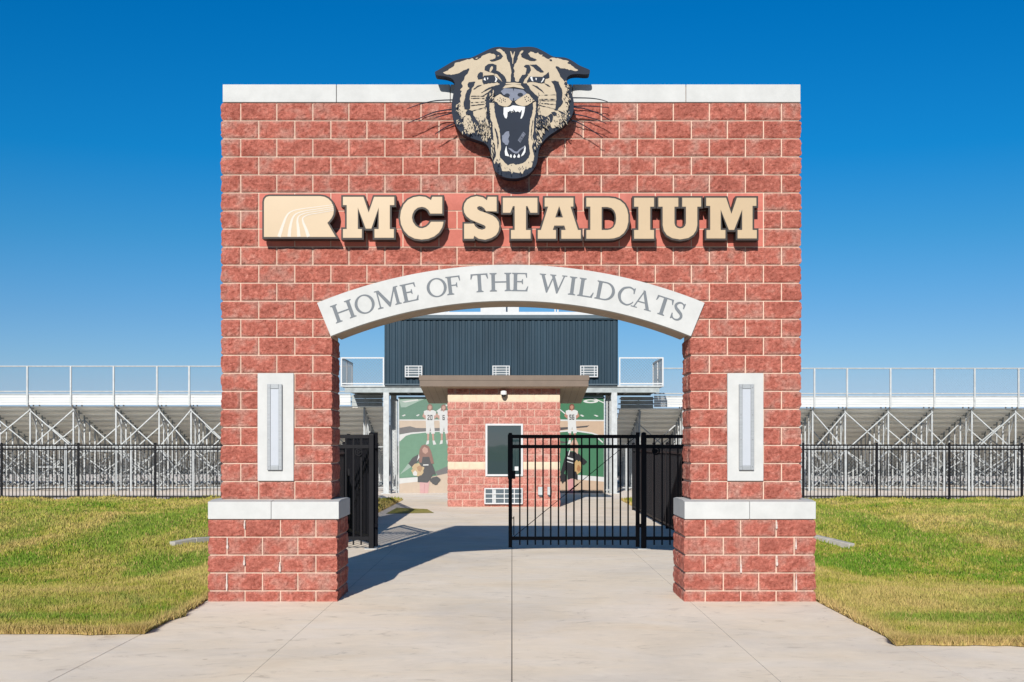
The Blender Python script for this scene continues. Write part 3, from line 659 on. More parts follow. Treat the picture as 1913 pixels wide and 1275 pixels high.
layer('tooth', [
 cC([(1415, 400), (1410, 560), (1440, 640), (1480, 668), (1500, 620), (1510, 500), (1530, 512), (1570, 470), (1600, 522), (1640, 512), (1658, 482)]) + cD([(50, 492), (100, 522), (120, 440), (170, 512), (220, 492), (270, 522), (320, 450), (310, 560), (283, 665), (312, 665), (350, 600), (380, 500), (396, 385), (200, 362), (100, 350)]) + cC([(1560, 388)]),
 cE([(790, 392), (770, 450), (753, 520), (763, 612), (840, 632), (852, 615), (820, 560), (800, 500)]), cE([(885, 578), (912, 610), (905, 664), (862, 640)]), cE([(970, 578), (1003, 640), (962, 672), (940, 640)]), cE([(1065, 568), (1092, 620), (1080, 664), (1028, 650)]), cE([(1202, 388), (1222, 440), (1212, 540), (1172, 602), (1118, 634), (1130, 590), (1180, 500), (1190, 410)])], M['cat_white'], .0062)
layer('eye_glint', [cA([(1198, 800), (1230, 758), (1252, 830), (1212, 822)]), cA([(1275, 762), (1302, 768), (1292, 812), (1280, 800)]), cA([(1440, 732), (1498, 790), (1470, 862), (1440, 862), (1462, 800)]),
  cB([(465, 758), (512, 742), (522, 800), (540, 850), (500, 832)]), cB([(585, 768), (612, 780), (604, 826), (586, 806)]), cB([(748, 768), (778, 788), (740, 850), (708, 874), (702, 862), (738, 810)])], M['cat_white'], .0125)
tong = [cE([(690, 170), (780, 80), (850, 70), (862, 160), (830, 240), (850, 300), (820, 380), (760, 370), (700, 290)])]
for i in range(9):
    x = 1040 + i * 14; y = 300 - i * 22; tong.append(cE([(x, y - 30), (x + 14, y - 40), (x + 70, y + 20), (x + 58, y + 26)]))
layer('tongue_shine', tong, M['cat_grey'], .0063, .004)
layer('gum', [cE([(830, 440), (900, 460), (980, 520), (1030, 525), (1080, 470), (1190, 400), (1200, 430), (1110, 490), (1050, 560), (1000, 572), (930, 540), (850, 470)])], M['cat_grey'], .0068)
# fur strokes
def strokes(T, region, n, ang, ln, w):
    o = []
    for _ in range(n):
        x = rng.uniform(region[0], region[2]); y = rng.uniform(region[1], region[3])
        if len(region) > 4 and not region[4](x, y): continue
        a = R(ang(x, y) + rng.uniform(-16, 16)); l = ln * rng.uniform(.5, 1.4); ww = w * rng.uniform(.6, 1.3)
        dx, dy = math.cos(a) * l, math.sin(a) * l; nx, ny = -math.sin(a) * ww, math.cos(a) * ww
        o.append(T([(x - nx * .6, y - ny * .6), (x + dx * .4 - nx, y + dy * .4 - ny), (x + dx, y + dy), (x + dx * .4 + nx, y + dy * .4 + ny), (x + nx * .6, y + ny * .6)]))
    return o
fur = strokes(cC, (700, 760, 1110, 1180, lambda x, y: x > 700 + (y - 760) * .55), 110, lambda x, y: 100, 75, 11)
fur += strokes(cD, (640, 620, 960, 1150, lambda x, y: x < 1000 - (y - 700) * .6), 110, lambda x, y: 62, 85, 11)
fur += strokes(cC, (300, 300, 460, 800, lambda x, y: x > 300), 26, lambda x, y: 120, 50, 11)
fur += strokes(cD, (1290, 80, 1460, 640), 30, lambda x, y: 60, 50, 11)
fur += strokes(cE, (440, 260, 500, 620), 16, lambda x, y: 75, 110, 9)
fur += strokes(cC, (1080, 10, 1190, 260), 14, lambda x, y: 110, 60, 9)
fur += strokes(cE, (1400, 250, 1560, 520, lambda x, y: x < 1600 - (y - 250) * .6), 24, lambda x, y: 70, 60, 9)
fur += strokes(cB, (1180, 820, 1300, 1250), 16, lambda x, y: 60, 55, 11)
fur += strokes(cC, (420, 820, 720, 1020), 24, lambda x, y: 80, 70, 10)
fur += strokes(cD, (1020, 620, 1400, 860, lambda x, y: y < 1000 - (x - 1000) * .6), 40, lambda x, y: 62, 70, 10)
layer('fur_stroke', fur, M['cat_tan'], .0200, each=False)['kind'] = 'stuff'
blk = strokes(cC, (760, 640, 1090, 980), 60, lambda x, y: 100, 60, 8) + strokes(cD, (660, 640, 900, 900), 60, lambda x, y: 62, 60, 8)
blk += strokes(cC, (440, 700, 700, 960), 22, lambda x, y: 85, 50, 8) + strokes(cD, (1100, 560, 1400, 760), 34, lambda x, y: 62, 60, 8)
blk += strokes(cE, (540, 700, 1380, 960, lambda x, y: y > 860 or x < 660 or x > 1240), 60, lambda x, y: 85, 55, 8)
blk += strokes(cC, (980, 250, 1070, 660), 34, lambda x, y: 110, 50, 9) + strokes(cD, (640, 100, 730, 560), 24, lambda x, y: 80, 50, 9)
layer('dark_fur_stroke', blk, M['cat_black'], .0700, each=False)['kind'] = 'stuff'
# rod whiskers
for ln in ([(488, 520), (330, 530), (200, 562), (90, 600)], [(478, 600), (330, 625), (200, 680), (95, 722)], [(478, 632), (400, 655), (318, 682)], [(490, 722), (410, 762), (328, 818)],
           [(1500, 502), (1650, 508), (1740, 522), (1802, 541)], [(1506, 582), (1600, 596), (1720, 640), (1832, 704)], [(1500, 640), (1600, 660), (1700, 690), (1790, 725)], [(1490, 690), (1560, 720), (1660, 780), (1762, 848)], [(1506, 574), (1640, 576), (1812, 590)]):
    pts = spline([(*cZ([p])[0],) for p in ln], 5, False); n = len(pts)
    mb = MB(); mb.tube([(x, CF + .06 - .02 * math.sin(i / n * 2), z) for i, (x, z) in enumerate(pts)], [.0075 - .0035 * i / n for i in range(n)], M['cat_black'], 6)
    mb.build('whisker', cat, smooth_=True)

# ------------------------------------------------------------------ ground, pavement, lawns
mb = MB(); mb.box(-900, 900, -900, 1500, -.9, -.46, M['field']); structure(mb.build('ground'))
mb = MB()
def slab(x0, x1, y0, y1, z=0.0, m='concrete'): mb.box(x0, x1, y0, y1, -.15, z, M[m])
g = .004
XS = [-3.45, -2.0, 0.0, 2.0, 3.43]
for (a, b) in ((-3.45, .0), (.0, 3.43)):
    slab(a + g, b - g, 3.0, 21.35)
    slab(a + g, b - g, 21.36, 30.0)
    slab(a + g, b - g, 30.008, 39.5)
mb.box(-3.45, 3.43, 3.0, 39.5, -.2, -.012, M['joint'])
for x in (-2.0, 2.0):     # shallow tooled joints, half filled
    mb.box(x - .0035, x + .0035, 3.0, 21.3, -.01, .0012, M['joint'])
structure(mb.build('pavement', bevel=.003, segs=1))
mb = MB()
mb.box(-45, -3.45 - g, 3.0, 11.47, -.55, -.001, M['concrete']); mb.box(3.43 + g, 45, 3.0, 10.86, -.55, -.001, M['concrete'])
structure(mb.build('sidewalk', bevel=.004, segs=1))
mb = MB(); mb.box(-60, 60, 39.5, 76, -.25, -.004, M['apron']); structure(mb.build('pavement'))
mb = MB(); mb.box(-120, 120, -90, 3.0, -.55, -.12, M['asphalt']); structure(mb.build('parking_lot'))  # unseen parking lot behind the camera, added to show in the window's reflection
def zt(x, y):
    ax = abs(x) - 3.45; front = 11.47 if x < 0 else 10.86
    p = -.40 * smooth(13.6, 18.8, y) + .46 * smooth(18.4, 29.5, y) - .06 * smooth(30, 39, y)
    e = min(ax, y - front)
    bank = smooth(18, 22, y); q = x - math.copysign(y * .45, x)
    b = (noise.noise(Vector((x * .8, y * .8, 0))) * .03 + noise.noise(Vector((x * 2.6, y * 2.6, 3))) * .02 + bank * noise.noise(Vector((q * 1.3, y * .25, 9))) * .10) * smooth(0, .8, e)
    return .012 + .03 * smooth(0, .25, e) + p * smooth(.2, 2.2, ax) + b
PATCH = [(7.9, 27.5, 1.0, 7.0, .9), (6.6, 30.0, .8, 6.0, .7), (5.8, 21.2, 1.0, 1.5, 1.0), (8.9, 21.3, 1.5, 1.0, .9), (4.75, 12.15, 1.15, .34, .9), (5.2, 13.2, .5, .5, .5), (11.5, 30, 1.6, 3.0, .5), (10.2, 25.0, .7, 2.6, .6), (13.5, 36, 3.0, 2.0, .5), (7.0, 18.3, .7, .5, .4)]
DRY = [(5.2, 14.7, 1.5, .5, .55), (4.1, 13.6, .5, .9, .35), (9.4, 23.8, .6, 1.0, .5), (8.3, 17.6, 1.6, .6, .35), (6.0, 37.3, 2.5, 1.2, .35)]
def patch(x, y, side, lst):
    v = 0; ax = abs(x)
    n = noise.noise(Vector((x * 1.1, y * .55, 2))) * .55 + noise.noise(Vector((x * 3.3, y * 1.6, 7))) * .35
    for cx, cy, rx, ry, k in lst:
        d = math.hypot((ax - cx) / rx, (y - cy) / ry) + n
        v = max(v, .85 * k * (1 - smooth(.45, 1.25, d)))
    return v
def lawn(side):
    front = 11.47 if side < 0 else 10.86
    xs_ = np.concatenate([np.arange(0, 16, .16), np.arange(16, 44, 2.0)]); ys_ = np.arange(0, 39.45 - front + .1, .2)
    vs = []; fs = []; tone = []; dry = []
    for j, yy in enumerate(ys_):
        for i, xx in enumerate(xs_):
            wob = .14 * noise.noise(Vector((yy * 1.7, side * 3, 0))) if i == 0 else 0
            wf = .12 * noise.noise(Vector((xx * 1.7, side * 5, 1))) if j == 0 else 0
            x = side * (3.46 + xx + max(0, wob)) if side < 0 else (3.44 + xx + max(0, wob)); y = min(front + yy + max(0, wf), 39.49)
            vs.append((x, y, zt(x, y) if i and j else -.02)); tone.append(.4); dry.append(max(0, 1 - min(xx, yy) / .22) * .8)
    n = len(xs_)
    for j in range(len(ys_) - 1):
        for i in range(n - 1):
            q = (j * n + i, j * n + i + 1, (j + 1) * n + i + 1, (j + 1) * n + i); fs.append(q if side > 0 else q[::-1])
    green = [patch(v[0], v[1], side, PATCH) for v in vs]; dry = [max(d_, patch(v[0], v[1], side, DRY)) for d_, v in zip(dry, vs)]
    m = MB(); m.add(vs, fs, M['lawn'], tone); o = m.build('lawn', recalc=False, smooth_=True)
    a = o.data.attributes.new('green', 'FLOAT', 'POINT'); a.data.foreach_set('value', green)
    a = o.data.attributes.new('dry', 'FLOAT', 'POINT'); a.data.foreach_set('value', dry)
    return structure(o)
lawn(-1); lawn(1)
def blades(n):
    r = np.random.rand
    side = np.where(r(n) < .5, -1.0, 1.0)
    front = np.where(side < 0, 11.44, 10.83)
    u = r(n); y = 1 / (1 / front + u * (1 / 39.4 - 1 / front))
    edge = r(n) < .12
    y = np.where(edge & (r(n) < .6), front + np.abs(np.random.randn(n)) * .09, y)
    inner = 3.45 - .03
    wid = np.maximum(y * .43 + .6 - inner, .1)
    x = side * (inner + wid * r(n))
    x = np.where(edge & (r(n) < .5) & (y < 14), side * (inner + np.abs(np.random.randn(n)) * .09), x)
    over = np.array([max(0, noise.noise(Vector((a_ * 1.9, b_ * 1.9, 4))) + .25 * noise.noise(Vector((a_ * 7, b_ * 7, 1)))) for a_, b_ in zip(x, y)])
    nearf = np.exp(-((y - front) / .18) ** 2); nears = np.exp(-((np.abs(x) - 3.45) / .18) ** 2) * (y < 13.6)
    y = y - nearf * over * .15; x = x - side * nears * over * .14
    base_ok = ~((np.abs(x) < 3.46) & (y > 13.7) & (y < 15.0))
    x, y, side, front = x[base_ok], y[base_ok], side[base_ok], front[base_ok]; n = len(x)
    z = np.array([zt(a, b) for a, b in zip(x, y)])
    h = (.022 + .036 * r(n) ** 1.5) * (1 + (y - 11) * .015) * (1 + .6 * edge[base_ok]); w = (.0035 + .004 * r(n)) * (y / 11) ** 1.0
    an = r(n) * 6.283; le = np.random.randn(n) * .5; la = r(n) * 6.283
    V = np.empty((n, 3, 3), np.float32)
    V[:, 0] = np.stack([x - np.cos(an) * w, y - np.sin(an) * w, z - .006], 1); V[:, 1] = np.stack([x + np.cos(an) * w, y + np.sin(an) * w, z - .006], 1)
    V[:, 2] = np.stack([x + np.cos(la) * le * h, y + np.sin(la) * le * h, z + h], 1)
    me = bpy.data.meshes.new('grass'); me.vertices.add(3 * n); me.loops.add(3 * n); me.polygons.add(n)
    me.vertices.foreach_set('co', V.ravel()); me.loops.foreach_set('vertex_index', np.arange(3 * n, dtype=np.int32))
    me.polygons.foreach_set('loop_start', np.arange(0, 3 * n, 3, dtype=np.int32))
    me.update(calc_edges=True); me.validate()
    e = np.minimum(np.abs(x) - 3.45, y - front)
    dry = np.clip(1 - e / .16, 0, 1) * (.4 + .6 * r(n)); dry = np.maximum(dry, (r(n) < .10) * .7); dry = np.maximum(dry, np.array([patch(a_, b_, 0, DRY) for a_, b_ in zip(x, y)]) * (.5 + .8 * r(n))).clip(0, 1)
    for nm, val in (('tone', np.repeat(np.clip(.5 + np.random.randn(n) * .28, 0, 1), 3)), ('green', np.repeat(np.array([patch(a_, b_, 0, PATCH) for a_, b_ in zip(x, y)]), 3)), ('dry', np.repeat(dry, 3))):
        a = me.attributes.new(nm, 'FLOAT', 'POINT'); a.data.foreach_set('value', val.astype(np.float32))
    me.materials.append(M['blade'])
    o = bpy.data.objects.new('grass', me); COL.objects.link(o); o['kind'] = 'stuff'
    o['label'] = 'short mown grass, green mixed with straw, on the lawns beside the gateway'
    return o
blades(520000)
# a scrap of grass in the plaza behind the left gate post
mb = MB(); pts = [(-3.2, 31.2), (-2.0, 31.6), (-2.3, 33.4), (-3.2, 34.2)]
mb.add([(x, y, .006) for x, y in pts] , [(0, 1, 2, 3)], M['lawn'], .4)
mb.build('lawn', recalc=False)['kind'] = 'structure'
for s, lab in ((-1, 'low concrete kerb strip in the grass left of the gateway'), (1, 'low concrete kerb strip in the grass right of the gateway')):
    mb = MB(); p = Vector((s * 6.46, 23.4, 0)); q = Vector((s * 3.6, 28.0, 0)); n_ = 10
    for i in range(n_):
        a = p + (q - p) * (i / n_); b = p + (q - p) * ((i + 1) / n_)
        za = zt(a.x, a.y); zb2 = zt(b.x, b.y)
        mb.bar((a.x, a.y, za + .0), (b.x, b.y, zb2 + .0), .15, .16, M['kerb'])
    tag(mb.build('kerb_strip', bevel=.01, segs=1), lab, 'kerb', 'kerb strips in the lawns')

# ------------------------------------------------------------------ iron fences and gates
def panel_parts(root, p, q, z0, z1, pick, rails, side=.022, rw=.045, sub=True):
    p, q = Vector((*p, 0)), Vector((*q, 0)); d = q - p; ln = d.length; n = max(1, round(ln / pick))
    mb = MB()
    for i in range(1, n):
        c = p + d * (i / n); mb.bar((c.x, c.y, z0), (c.x, c.y, z1 - .012), side, None, M['black_iron'], up=(d.x, d.y, 0))
    pan = mb.build('picket_panel', root)
    for zr in rails:
        m2 = MB(); m2.bar((p.x, p.y, zr), (q.x, q.y, zr), .036, rw, M['black_iron']); m2.build('rail', pan)
    return pan
def post(root, x, y, z1, w=.065, z0=-.05, name='post'):
    mb = MB(); mb.box(x - w / 2, x + w / 2, y - w / 2, y + w / 2, z0, z1, M['black_iron'])
    mb.box(x - w * .62, x + w * .62, y - w * .62, y + w * .62, z1, z1 + .012, M['black_iron'])
    mb.add([(x - w * .55, y - w * .55, z1 + .012), (x + w * .55, y - w * .55, z1 + .012), (x + w * .55, y + w * .55, z1 + .012), (x - w * .55, y + w * .55, z1 + .012), (x, y, z1 + .04)],
           [(0, 1, 4), (1, 2, 4), (2, 3, 4), (3, 0, 4)], M['black_iron'])
    return mb.build(name, root, bevel=.004, segs=1)
FY = 39.0
def run(label, pts, group, close_end=True):
    x0, y0 = pts[0]
    t = thing('iron_fence', label, 'fence', (x0, y0, 0), group)
    zz = [zt(x, y) if abs(x) > 3.6 and y < 39.45 else 0 for x, y in pts]
    for i, (x, y) in enumerate(pts):
        post(t, x, y, 1.76 + .02, z0=-.1)
    for a, b in zip(pts[:-1], pts[1:]):
        panel_parts(t, a, b, .035, 1.76, .114, (1.735, 1.60, .10), side=.021)
    return t
run('long black picket fence on the grass bank left of the gateway', [(PX(3 + 143.5 * k, FY), FY) for k in range(-2, 5)] + [(-5.2, FY)], 'black picket fences')
run('long black picket fence on the grass bank right of the gateway', [(4.9, FY), (6.95, FY)] + [(PX(x, FY), FY) for x in (1500.5, 1638, 1773.5, 1909, 2045, 2180)], 'black picket fences')
GY = 20.8
def side_fence(s, yend, xend, label):
    X = 3.25 * s
    pts = [(X, y) for y in np.linspace(GY + .15, yend, int((yend - GY) / 2.3) + 1)] + [(xend, FY - .12)]
    return run(label, pts, 'black picket fences')
side_fence(-1, 29.6, -5.1, 'black picket fence running back from the left gate post')
side_fence(1, 33.0, 4.75, 'black picket fence running back from the right gate post')
zt1 = PZ(812, GY); zt2 = PZ(832.5, GY); zbt = PZ(1006, GY); zpk = PZ(1018.5, GY)
GX0, GX1 = PX(694, GY), PX(1202.5, GY)
def fixed(s, xa, label, xr, yr):
    x1 = 3.20 * s
    t = thing('gate_side_panel', label, 'fence panel', (xa, GY, 0), 'black gate frame pieces')
    mb = MB(); w = .088
    mb.box(xa - w / 2, xa + w / 2, GY - w / 2, GY + w / 2, -.03, PZ(812, GY), M['black_iron'])
    for i in range(4):
        r0 = w / 2 * math.cos(i * .4); r1 = w / 2 * math.cos((i + 1) * .4); h0 = .04 * math.sin(i * .4); h1 = .04 * math.sin((i + 1) * .4)
        zb = PZ(812, GY); mb.add([(xa - r0, GY - r0, zb + h0), (xa + r0, GY - r0, zb + h0), (xa + r0, GY + r0, zb + h0), (xa - r0, GY + r0, zb + h0), (xa - r1, GY - r1, zb + h1), (xa + r1, GY - r1, zb + h1), (xa + r1, GY + r1, zb + h1), (xa - r1, GY + r1, zb + h1)], [(0, 1, 5, 4), (1, 2, 6, 5), (2, 3, 7, 6), (3, 0, 4, 7), (4, 5, 6, 7)], M['black_iron'])
    mb.box(xa - .11, xa + .11, GY - .11, GY + .11, -.01, .012, M['galv'])
    mb.build('gate_post', t, bevel=.008)
    post(t, x1, GY + .001, zt1 + .01)
    a = xa + s * w / 2
    panel_parts(t, (a, GY), (x1, GY), zpk, zt1, .128, (zt1 - .035, zt2 - .02, zbt), side=.025, rw=.06)
    mb = MB(); X, Z, y = PX(xr, GY), PZ(yr, GY), GY - .05; n = 20
    for rr, rt in ((.058, .012), (.022, .010)):
        vs = []; fs = []
        for i in range(n):
            a1 = 2 * math.pi * i / n
            for j in range(6):
                b1 = 2 * math.pi * j / 6; q = rr + rt * math.cos(b1); vs.append((X + q * math.cos(a1), y + rt * math.sin(b1), Z + q * math.sin(a1)))
        for i in range(n):
            for j in range(6): fs.append((i * 6 + j, ((i + 1) % n) * 6 + j, ((i + 1) % n) * 6 + (j + 1) % 6, i * 6 + (j + 1) % 6))
        mb.add(vs, fs, M['black_iron'])
    for a1 in (0, 2.1, 4.2): mb.bar((X + .02 * math.cos(a1), y, Z + .02 * math.sin(a1)), (X + .058 * math.cos(a1), y, Z + .058 * math.sin(a1)), .012, None, M['black_iron'])
    mb.bar((X - .07, y + .025, Z), (X + .07, y + .025, Z), .02, None, M['black_iron'])
    mb.build('hold_open_ring', t)
    return t
fixed(-1, GX0, 'narrow black picket panel with post at the left of the gates', 671, 845)
fixed(1, GX1, 'narrow black picket panel with post at the right of the gates', 1225, 843)
def leaf(label, hinge, direction, ln, latch):
    hx, hy = hinge; d = Vector((*direction, 0)).normalized()
    t = thing('gate_leaf', label, 'gate', (hx, hy, 0), 'leaves of the black double gate')
    P = lambda s_: (hx + d.x * s_, hy + d.y * s_)
    def upright(s_, z0, z1, w, name):
        x, y = P(s_); mb = MB(); mb.bar((x, y, z0), (x, y, z1), w, None, M['black_iron'], up=(d.x, d.y, 0)); return mb.build(name, t, bevel=.004, segs=1)
    hs = upright(.03, PZ(1022, GY), PZ(808, GY), .065, 'hinge_stile'); upright(ln - .03, PZ(1023, GY), PZ(809, GY), .06, 'latch_stile')
    panel_parts(t, P(.06), P(ln - .06), zpk, zt1, .128, (zt1 - .035, zt2 - .02, zbt), side=.025, rw=.06)
    nrm = Vector((-d.y, d.x, 0)); k = -1 if nrm.y > 0 else 1
    a = Vector((*P(.09), zt1 - .06)) + nrm * k * .03; b = Vector((*P(ln - .09), zbt + .03)) + nrm * k * .03
    mb = MB(); mb.bar(a, b, .012, None, M['black_iron'], 6); mid = (a + b) / 2; dv = (b - a).normalized(); mb.bar(mid - dv * .09, mid + dv * .09, .026, None, M['black_iron'], 6); mb.build('truss_cable', t)
    for z in (PZ(835, GY), PZ(982, GY)):
        x, y = P(.0); mb = MB(); mb.bar((x - d.x * .06, y - d.y * .06 - .05, z), (x + d.x * .07, y + d.y * .07 - .05, z), .05, .06, M['black_iron']); mb.build('hinge', t, bevel=.004, segs=1)
    x, y = P(ln - .03); mb = MB(); mb.bar((x, y, PZ(895, GY)), (x, y, PZ(812, GY)), .085, .085, M['black_iron'], up=(d.x, d.y, 0)); x2, y2 = P(ln - .09); mb.bar((x2, y2 - .03, PZ(895, GY)), (x2, y2 - .03, PZ(880, GY)), .05, None, M['black_iron'])
    mb.build('latch_box', t, bevel=.005, segs=1)
    x, y = P(ln - .09); mb = MB(); mb.bar((x, y - .03, PZ(1000, GY)), (x, y - .03, PZ(965, GY)), .016, None, M['black_iron']); mb.bar((x, y - .03, PZ(968, GY)), (x - .05, y - .03, PZ(968, GY)), .016, None, M['black_iron']); mb.build('drop_bolt', t)
    return t
leaf('right leaf of the black iron gate, closed across the walkway', (PX(1194.5, GY), GY), (-1, 0), PX(1194.5, GY) - PX(950, GY), True)
leaf('left leaf of the black iron gate, swung open behind its post', (PX(702.0, GY), GY + .05), (-.34, .94), 2.2, False)

# ------------------------------------------------------------------ ticket booth
BYF = 34.7; BD = 2.7
bx0, bx1 = PX(837, BYF), PX(1045.5, BYF)
booth = thing('ticket_booth', 'small red block ticket booth with brown overhanging roof and white window', 'building', ((bx0 + bx1) / 2, BYF + BD / 2, 0))
def booth_wall():
    mb = MB(); rh = .2112; cream = MB()
    wx0, wx1, wz0, wz1 = PX(907, BYF), PX(977, BYF), PZ(890, BYF), PZ(792, BYF)
    ztop = PZ(724.5, BYF)
    zs = [-.05, ztop]
    # core with window opening
    for (a, b, c, d) in ((bx0, wx0, -.05, ztop), (wx1, bx1, -.05, ztop), (wx0, wx1, -.05, wz0), (wx0, wx1, wz1, ztop)):
        mb.box(a + (.004 if a == bx0 else 0), b - (.004 if b == bx1 else 0), BYF + .004, BYF + .2, c, d, M['booth_mortar'])
    mb.box(bx0 + .004, bx1 - .004, BYF + .2, BYF + BD, -.05, ztop, M['booth_mortar'])
    for r in range(16):
        z0 = r * rh + .005; z1 = min((r + 1) * rh - .005, ztop)
        cr = r in (5, 14)
        tgt, m = (cream, M['booth_cream']) if cr else (mb, M['booth_block'])
        n = 8
        js = [bx0 + (k + (.5 if r % 2 else 0)) * .4064 for k in range(-1, 10)]
        js = sorted([bx0, bx1] + [j for j in js if bx0 + .06 < j < bx1 - .06])
        for a, b in zip(js[:-1], js[1:]):
            segs = [(a, b)]
            if z1 > wz0 + .01 and z0 < wz1 - .06:
                segs = [(a, min(b, wx0)), (max(a, wx1), b)]
            for p, q in segs:
                if q - p < .03: continue
                ca = (-1, 0, 0) if p == bx0 else None; cb = (1, 0, 0) if q == bx1 else None
                zz0, zz1 = z0, z1
                block_face(tgt, (p + (0 if ca else .006), BYF, zz0), (1, 0, 0), (0, 0, 1), (0, -1, 0), q - p - (0 if ca else .006) - (0 if cb else .006), zz1 - zz0, 8, 5, .008 if cr else .014, m, rtone(), (ca, cb), edge=.012, flat_=cr)
        ys = [BYF + k * .4064 - (.2 if r % 2 else 0) for k in range(8)]; ys = sorted([BYF, BYF + BD] + [y for y in ys if BYF + .05 < y < BYF + BD - .05])
        for x, nx in ((bx0, (-1, 0, 0)), (bx1, (1, 0, 0))):
            for a, b in zip(ys[:-1], ys[1:]):
                block_face(tgt, (x, a + (.006 if a > BYF else 0), z0), (0, 1, 0), (0, 0, 1), nx, b - a - .01, z1 - z0, 5, 4, .008 if cr else .014, m, rtone(), ((0, -1, 0) if a == BYF else None, None), edge=.012, flat_=cr)
    mb.build('block_wall', booth, recalc=False); cream.build('cream_band', booth, recalc=False)
    # top trim
    mb = MB(); mb.box(bx0 - .03, bx1 + .03, BYF - .03, BYF + BD, ztop, ztop + .07, M['galv_dull']); mb.build('wall_plate', booth)
    # window
    mb = MB(); y = BYF - .045; f = .055
    mb.box(wx0, wx0 + f, y, BYF + .05, wz0, wz1, M['white_metal']); mb.box(wx1 - f, wx1, y, BYF + .05, wz0, wz1, M['white_metal'])
    mb.box(wx0 + f, wx1 - f, y, BYF + .05, wz1 - f, wz1, M['white_metal']); mb.box(wx0 + f, wx1 - f, y - .02, BYF + .05, wz0, wz0 + f, M['white_metal'])
    win = mb.build('window', booth, bevel=.004, segs=1)
    mb = MB(); mb.box(wx0 + f, wx1 - f, BYF - .005, BYF + .01, wz0 + f, wz1 - f, M['glass']); mb.build('pane', win)
    mb = MB(); mb.box(PX(961.5, BYF), PX(968.5, BYF), BYF - .009, BYF - .0055, PZ(879.5, BYF), PZ(872, BYF), M['white_metal']); mb.build('window_sticker', win)
booth_wall()
def booth_roof():
    yf = 34.25; yb = yf * 1.102 + .05
    xa, xb = PX(784, yf), PX(1099.5, yf)
    zf0, zf1, zf2 = PZ(722.5, yf), PZ(711, yf), PZ(701.5, yf); drop = .36
    mb = MB()
    def wedge(x0, x1, y0, y1, zb0, zt0, dz, m): # roof box that falls to the rear
        mb.add([(x0, y0, zb0), (x1, y0, zb0), (x1, y1, zb0 - dz), (x0, y1, zb0 - dz), (x0, y0, zt0), (x1, y0, zt0), (x1, y1, zt0 - dz), (x0, y1, zt0 - dz)],
               [(0, 3, 2, 1), (4, 5, 6, 7), (0, 1, 5, 4), (1, 2, 6, 5), (2, 3, 7, 6), (3, 0, 4, 7)], m)
    wedge(xa + .012, xb - .012, yf + .012, yb - .01, zf0 + .004, zf1 + .03, drop, M['soffit_tan'])
    mb.build('soffit', booth)
    mb = MB()
    wedge(xa - .02, xb + .02, yf - .012, yb + .01, zf1, zf2, drop, M['roof_brown'])
    wedge(xa, xb, yf, yf + .012, zf0, zf1, 0, M['roof_brown'])
    mb.build('roof', booth, bevel=.004, segs=1)
    mb = MB()
    for i in range(1, 8):
        x = bx0 - (.75 * i / 8)
        pass
    for sgn, x0 in ((-1, bx0), (1, bx1)):
        for k in (.2, .45, .7):
            x = x0 + sgn * k * .8
            mb.add([(x - .004, yf + .05, zf0 - .002), (x + .004, yf + .05, zf0 - .002), (x + .004, yb - .05, zf0 - drop - .001), (x - .004, yb - .05, zf0 - drop - .001)], [(0, 1, 2, 3)], M['roof_brown'])
    mb.build('soffit_seam', booth)
booth_roof()
def aircon(name, px0, px1, py0, py1, Y, dep, label, group, nsl=3, wide=False):
    x0, x1, z0, z1 = PX(px0, Y), PX(px1, Y), PZ(py1, Y), PZ(py0, Y); y = Y - dep
    t = thing(name, label, 'air conditioner', ((x0 + x1) / 2, Y, z0), group); f = .035
    mb = MB(); mb.box(x0 + .01, x1 - .01, y + .03, Y + .02, z0 + .01, z1 - .01, M['coil']); mb.build('coil', t)
    mb = MB()
    mb.box(x0, x0 + f, y, Y, z0, z1, M['white_metal']); mb.box(x1 - f, x1, y, Y, z0, z1, M['white_metal'])
    mb.box(x0 + f, x1 - f, y, Y, z0, z0 + f, M['white_metal']); mb.box(x0 + f, x1 - f, y, Y, z1 - f, z1, M['white_metal'])
    mb.build('casing', t, bevel=.004, segs=1)
    mb = MB()
    for k in range(1, nsl + 1):
        z = z0 + f + (z1 - z0 - 2 * f) * k / (nsl + 1); mb.box(x0 + f, x1 - f, y + .006, y + .028, z - .012, z + .012, M['white_metal'])
    for q in ((.22, .52, .78) if wide else (.2, .8)):
        x = x0 + (x1 - x0) * q; mb.box(x - .012, x + .012, y + .004, y + .03, z0 + f, z1 - f, M['white_metal'])
    mb.build('grille', t)
    if wide:
        mb = MB(); mb.box(x0 + (x1 - x0) * .22, x0 + (x1 - x0) * .30, y + .029, y + .034, z0 + f, z1 - f, M['galv']); mb.build('grille_plate', t)
aircon('through_wall_air_conditioner', 905, 976.5, 912, 942, BYF - .02, .10, 'white louvred air conditioner low in the booth wall under its window', 'air conditioners', 2, True)
for a, b, lab in ((1005, 1014.5, 'larger grey electrical box low on the booth wall'), (1022.5, 1030, 'smaller grey electrical box low on the booth wall')):
    t = thing('electrical_box', lab, 'electrical box', (PX((a + b) / 2, BYF), BYF, PZ(926, BYF)), 'electrical boxes on the booth')
    mb = MB(); mb.box(PX(a, BYF), PX(b, BYF), BYF - .09, BYF + .01, PZ(925, BYF), PZ(910, BYF), M['galv']); mb.build('cover', t, bevel=.012)
    mb = MB(); mb.box(PX(a + 2, BYF), PX(b - 2, BYF), BYF - .07, BYF + .01, PZ(928, BYF), PZ(925, BYF), M['coil']); mb.build('conduit', t)
t = thing('security_camera', 'white dome security camera under the booth roof', 'camera', (PX(941, BYF), BYF, PZ(738, BYF)))
mb = MB(); cxx, czz, cy = PX(941, BYF), PZ(735, BYF), BYF - .17
mb.bar((cxx, BYF + .01, czz + .04), (cxx, cy, czz + .04), .05, None, M['lamp_white'], 10)
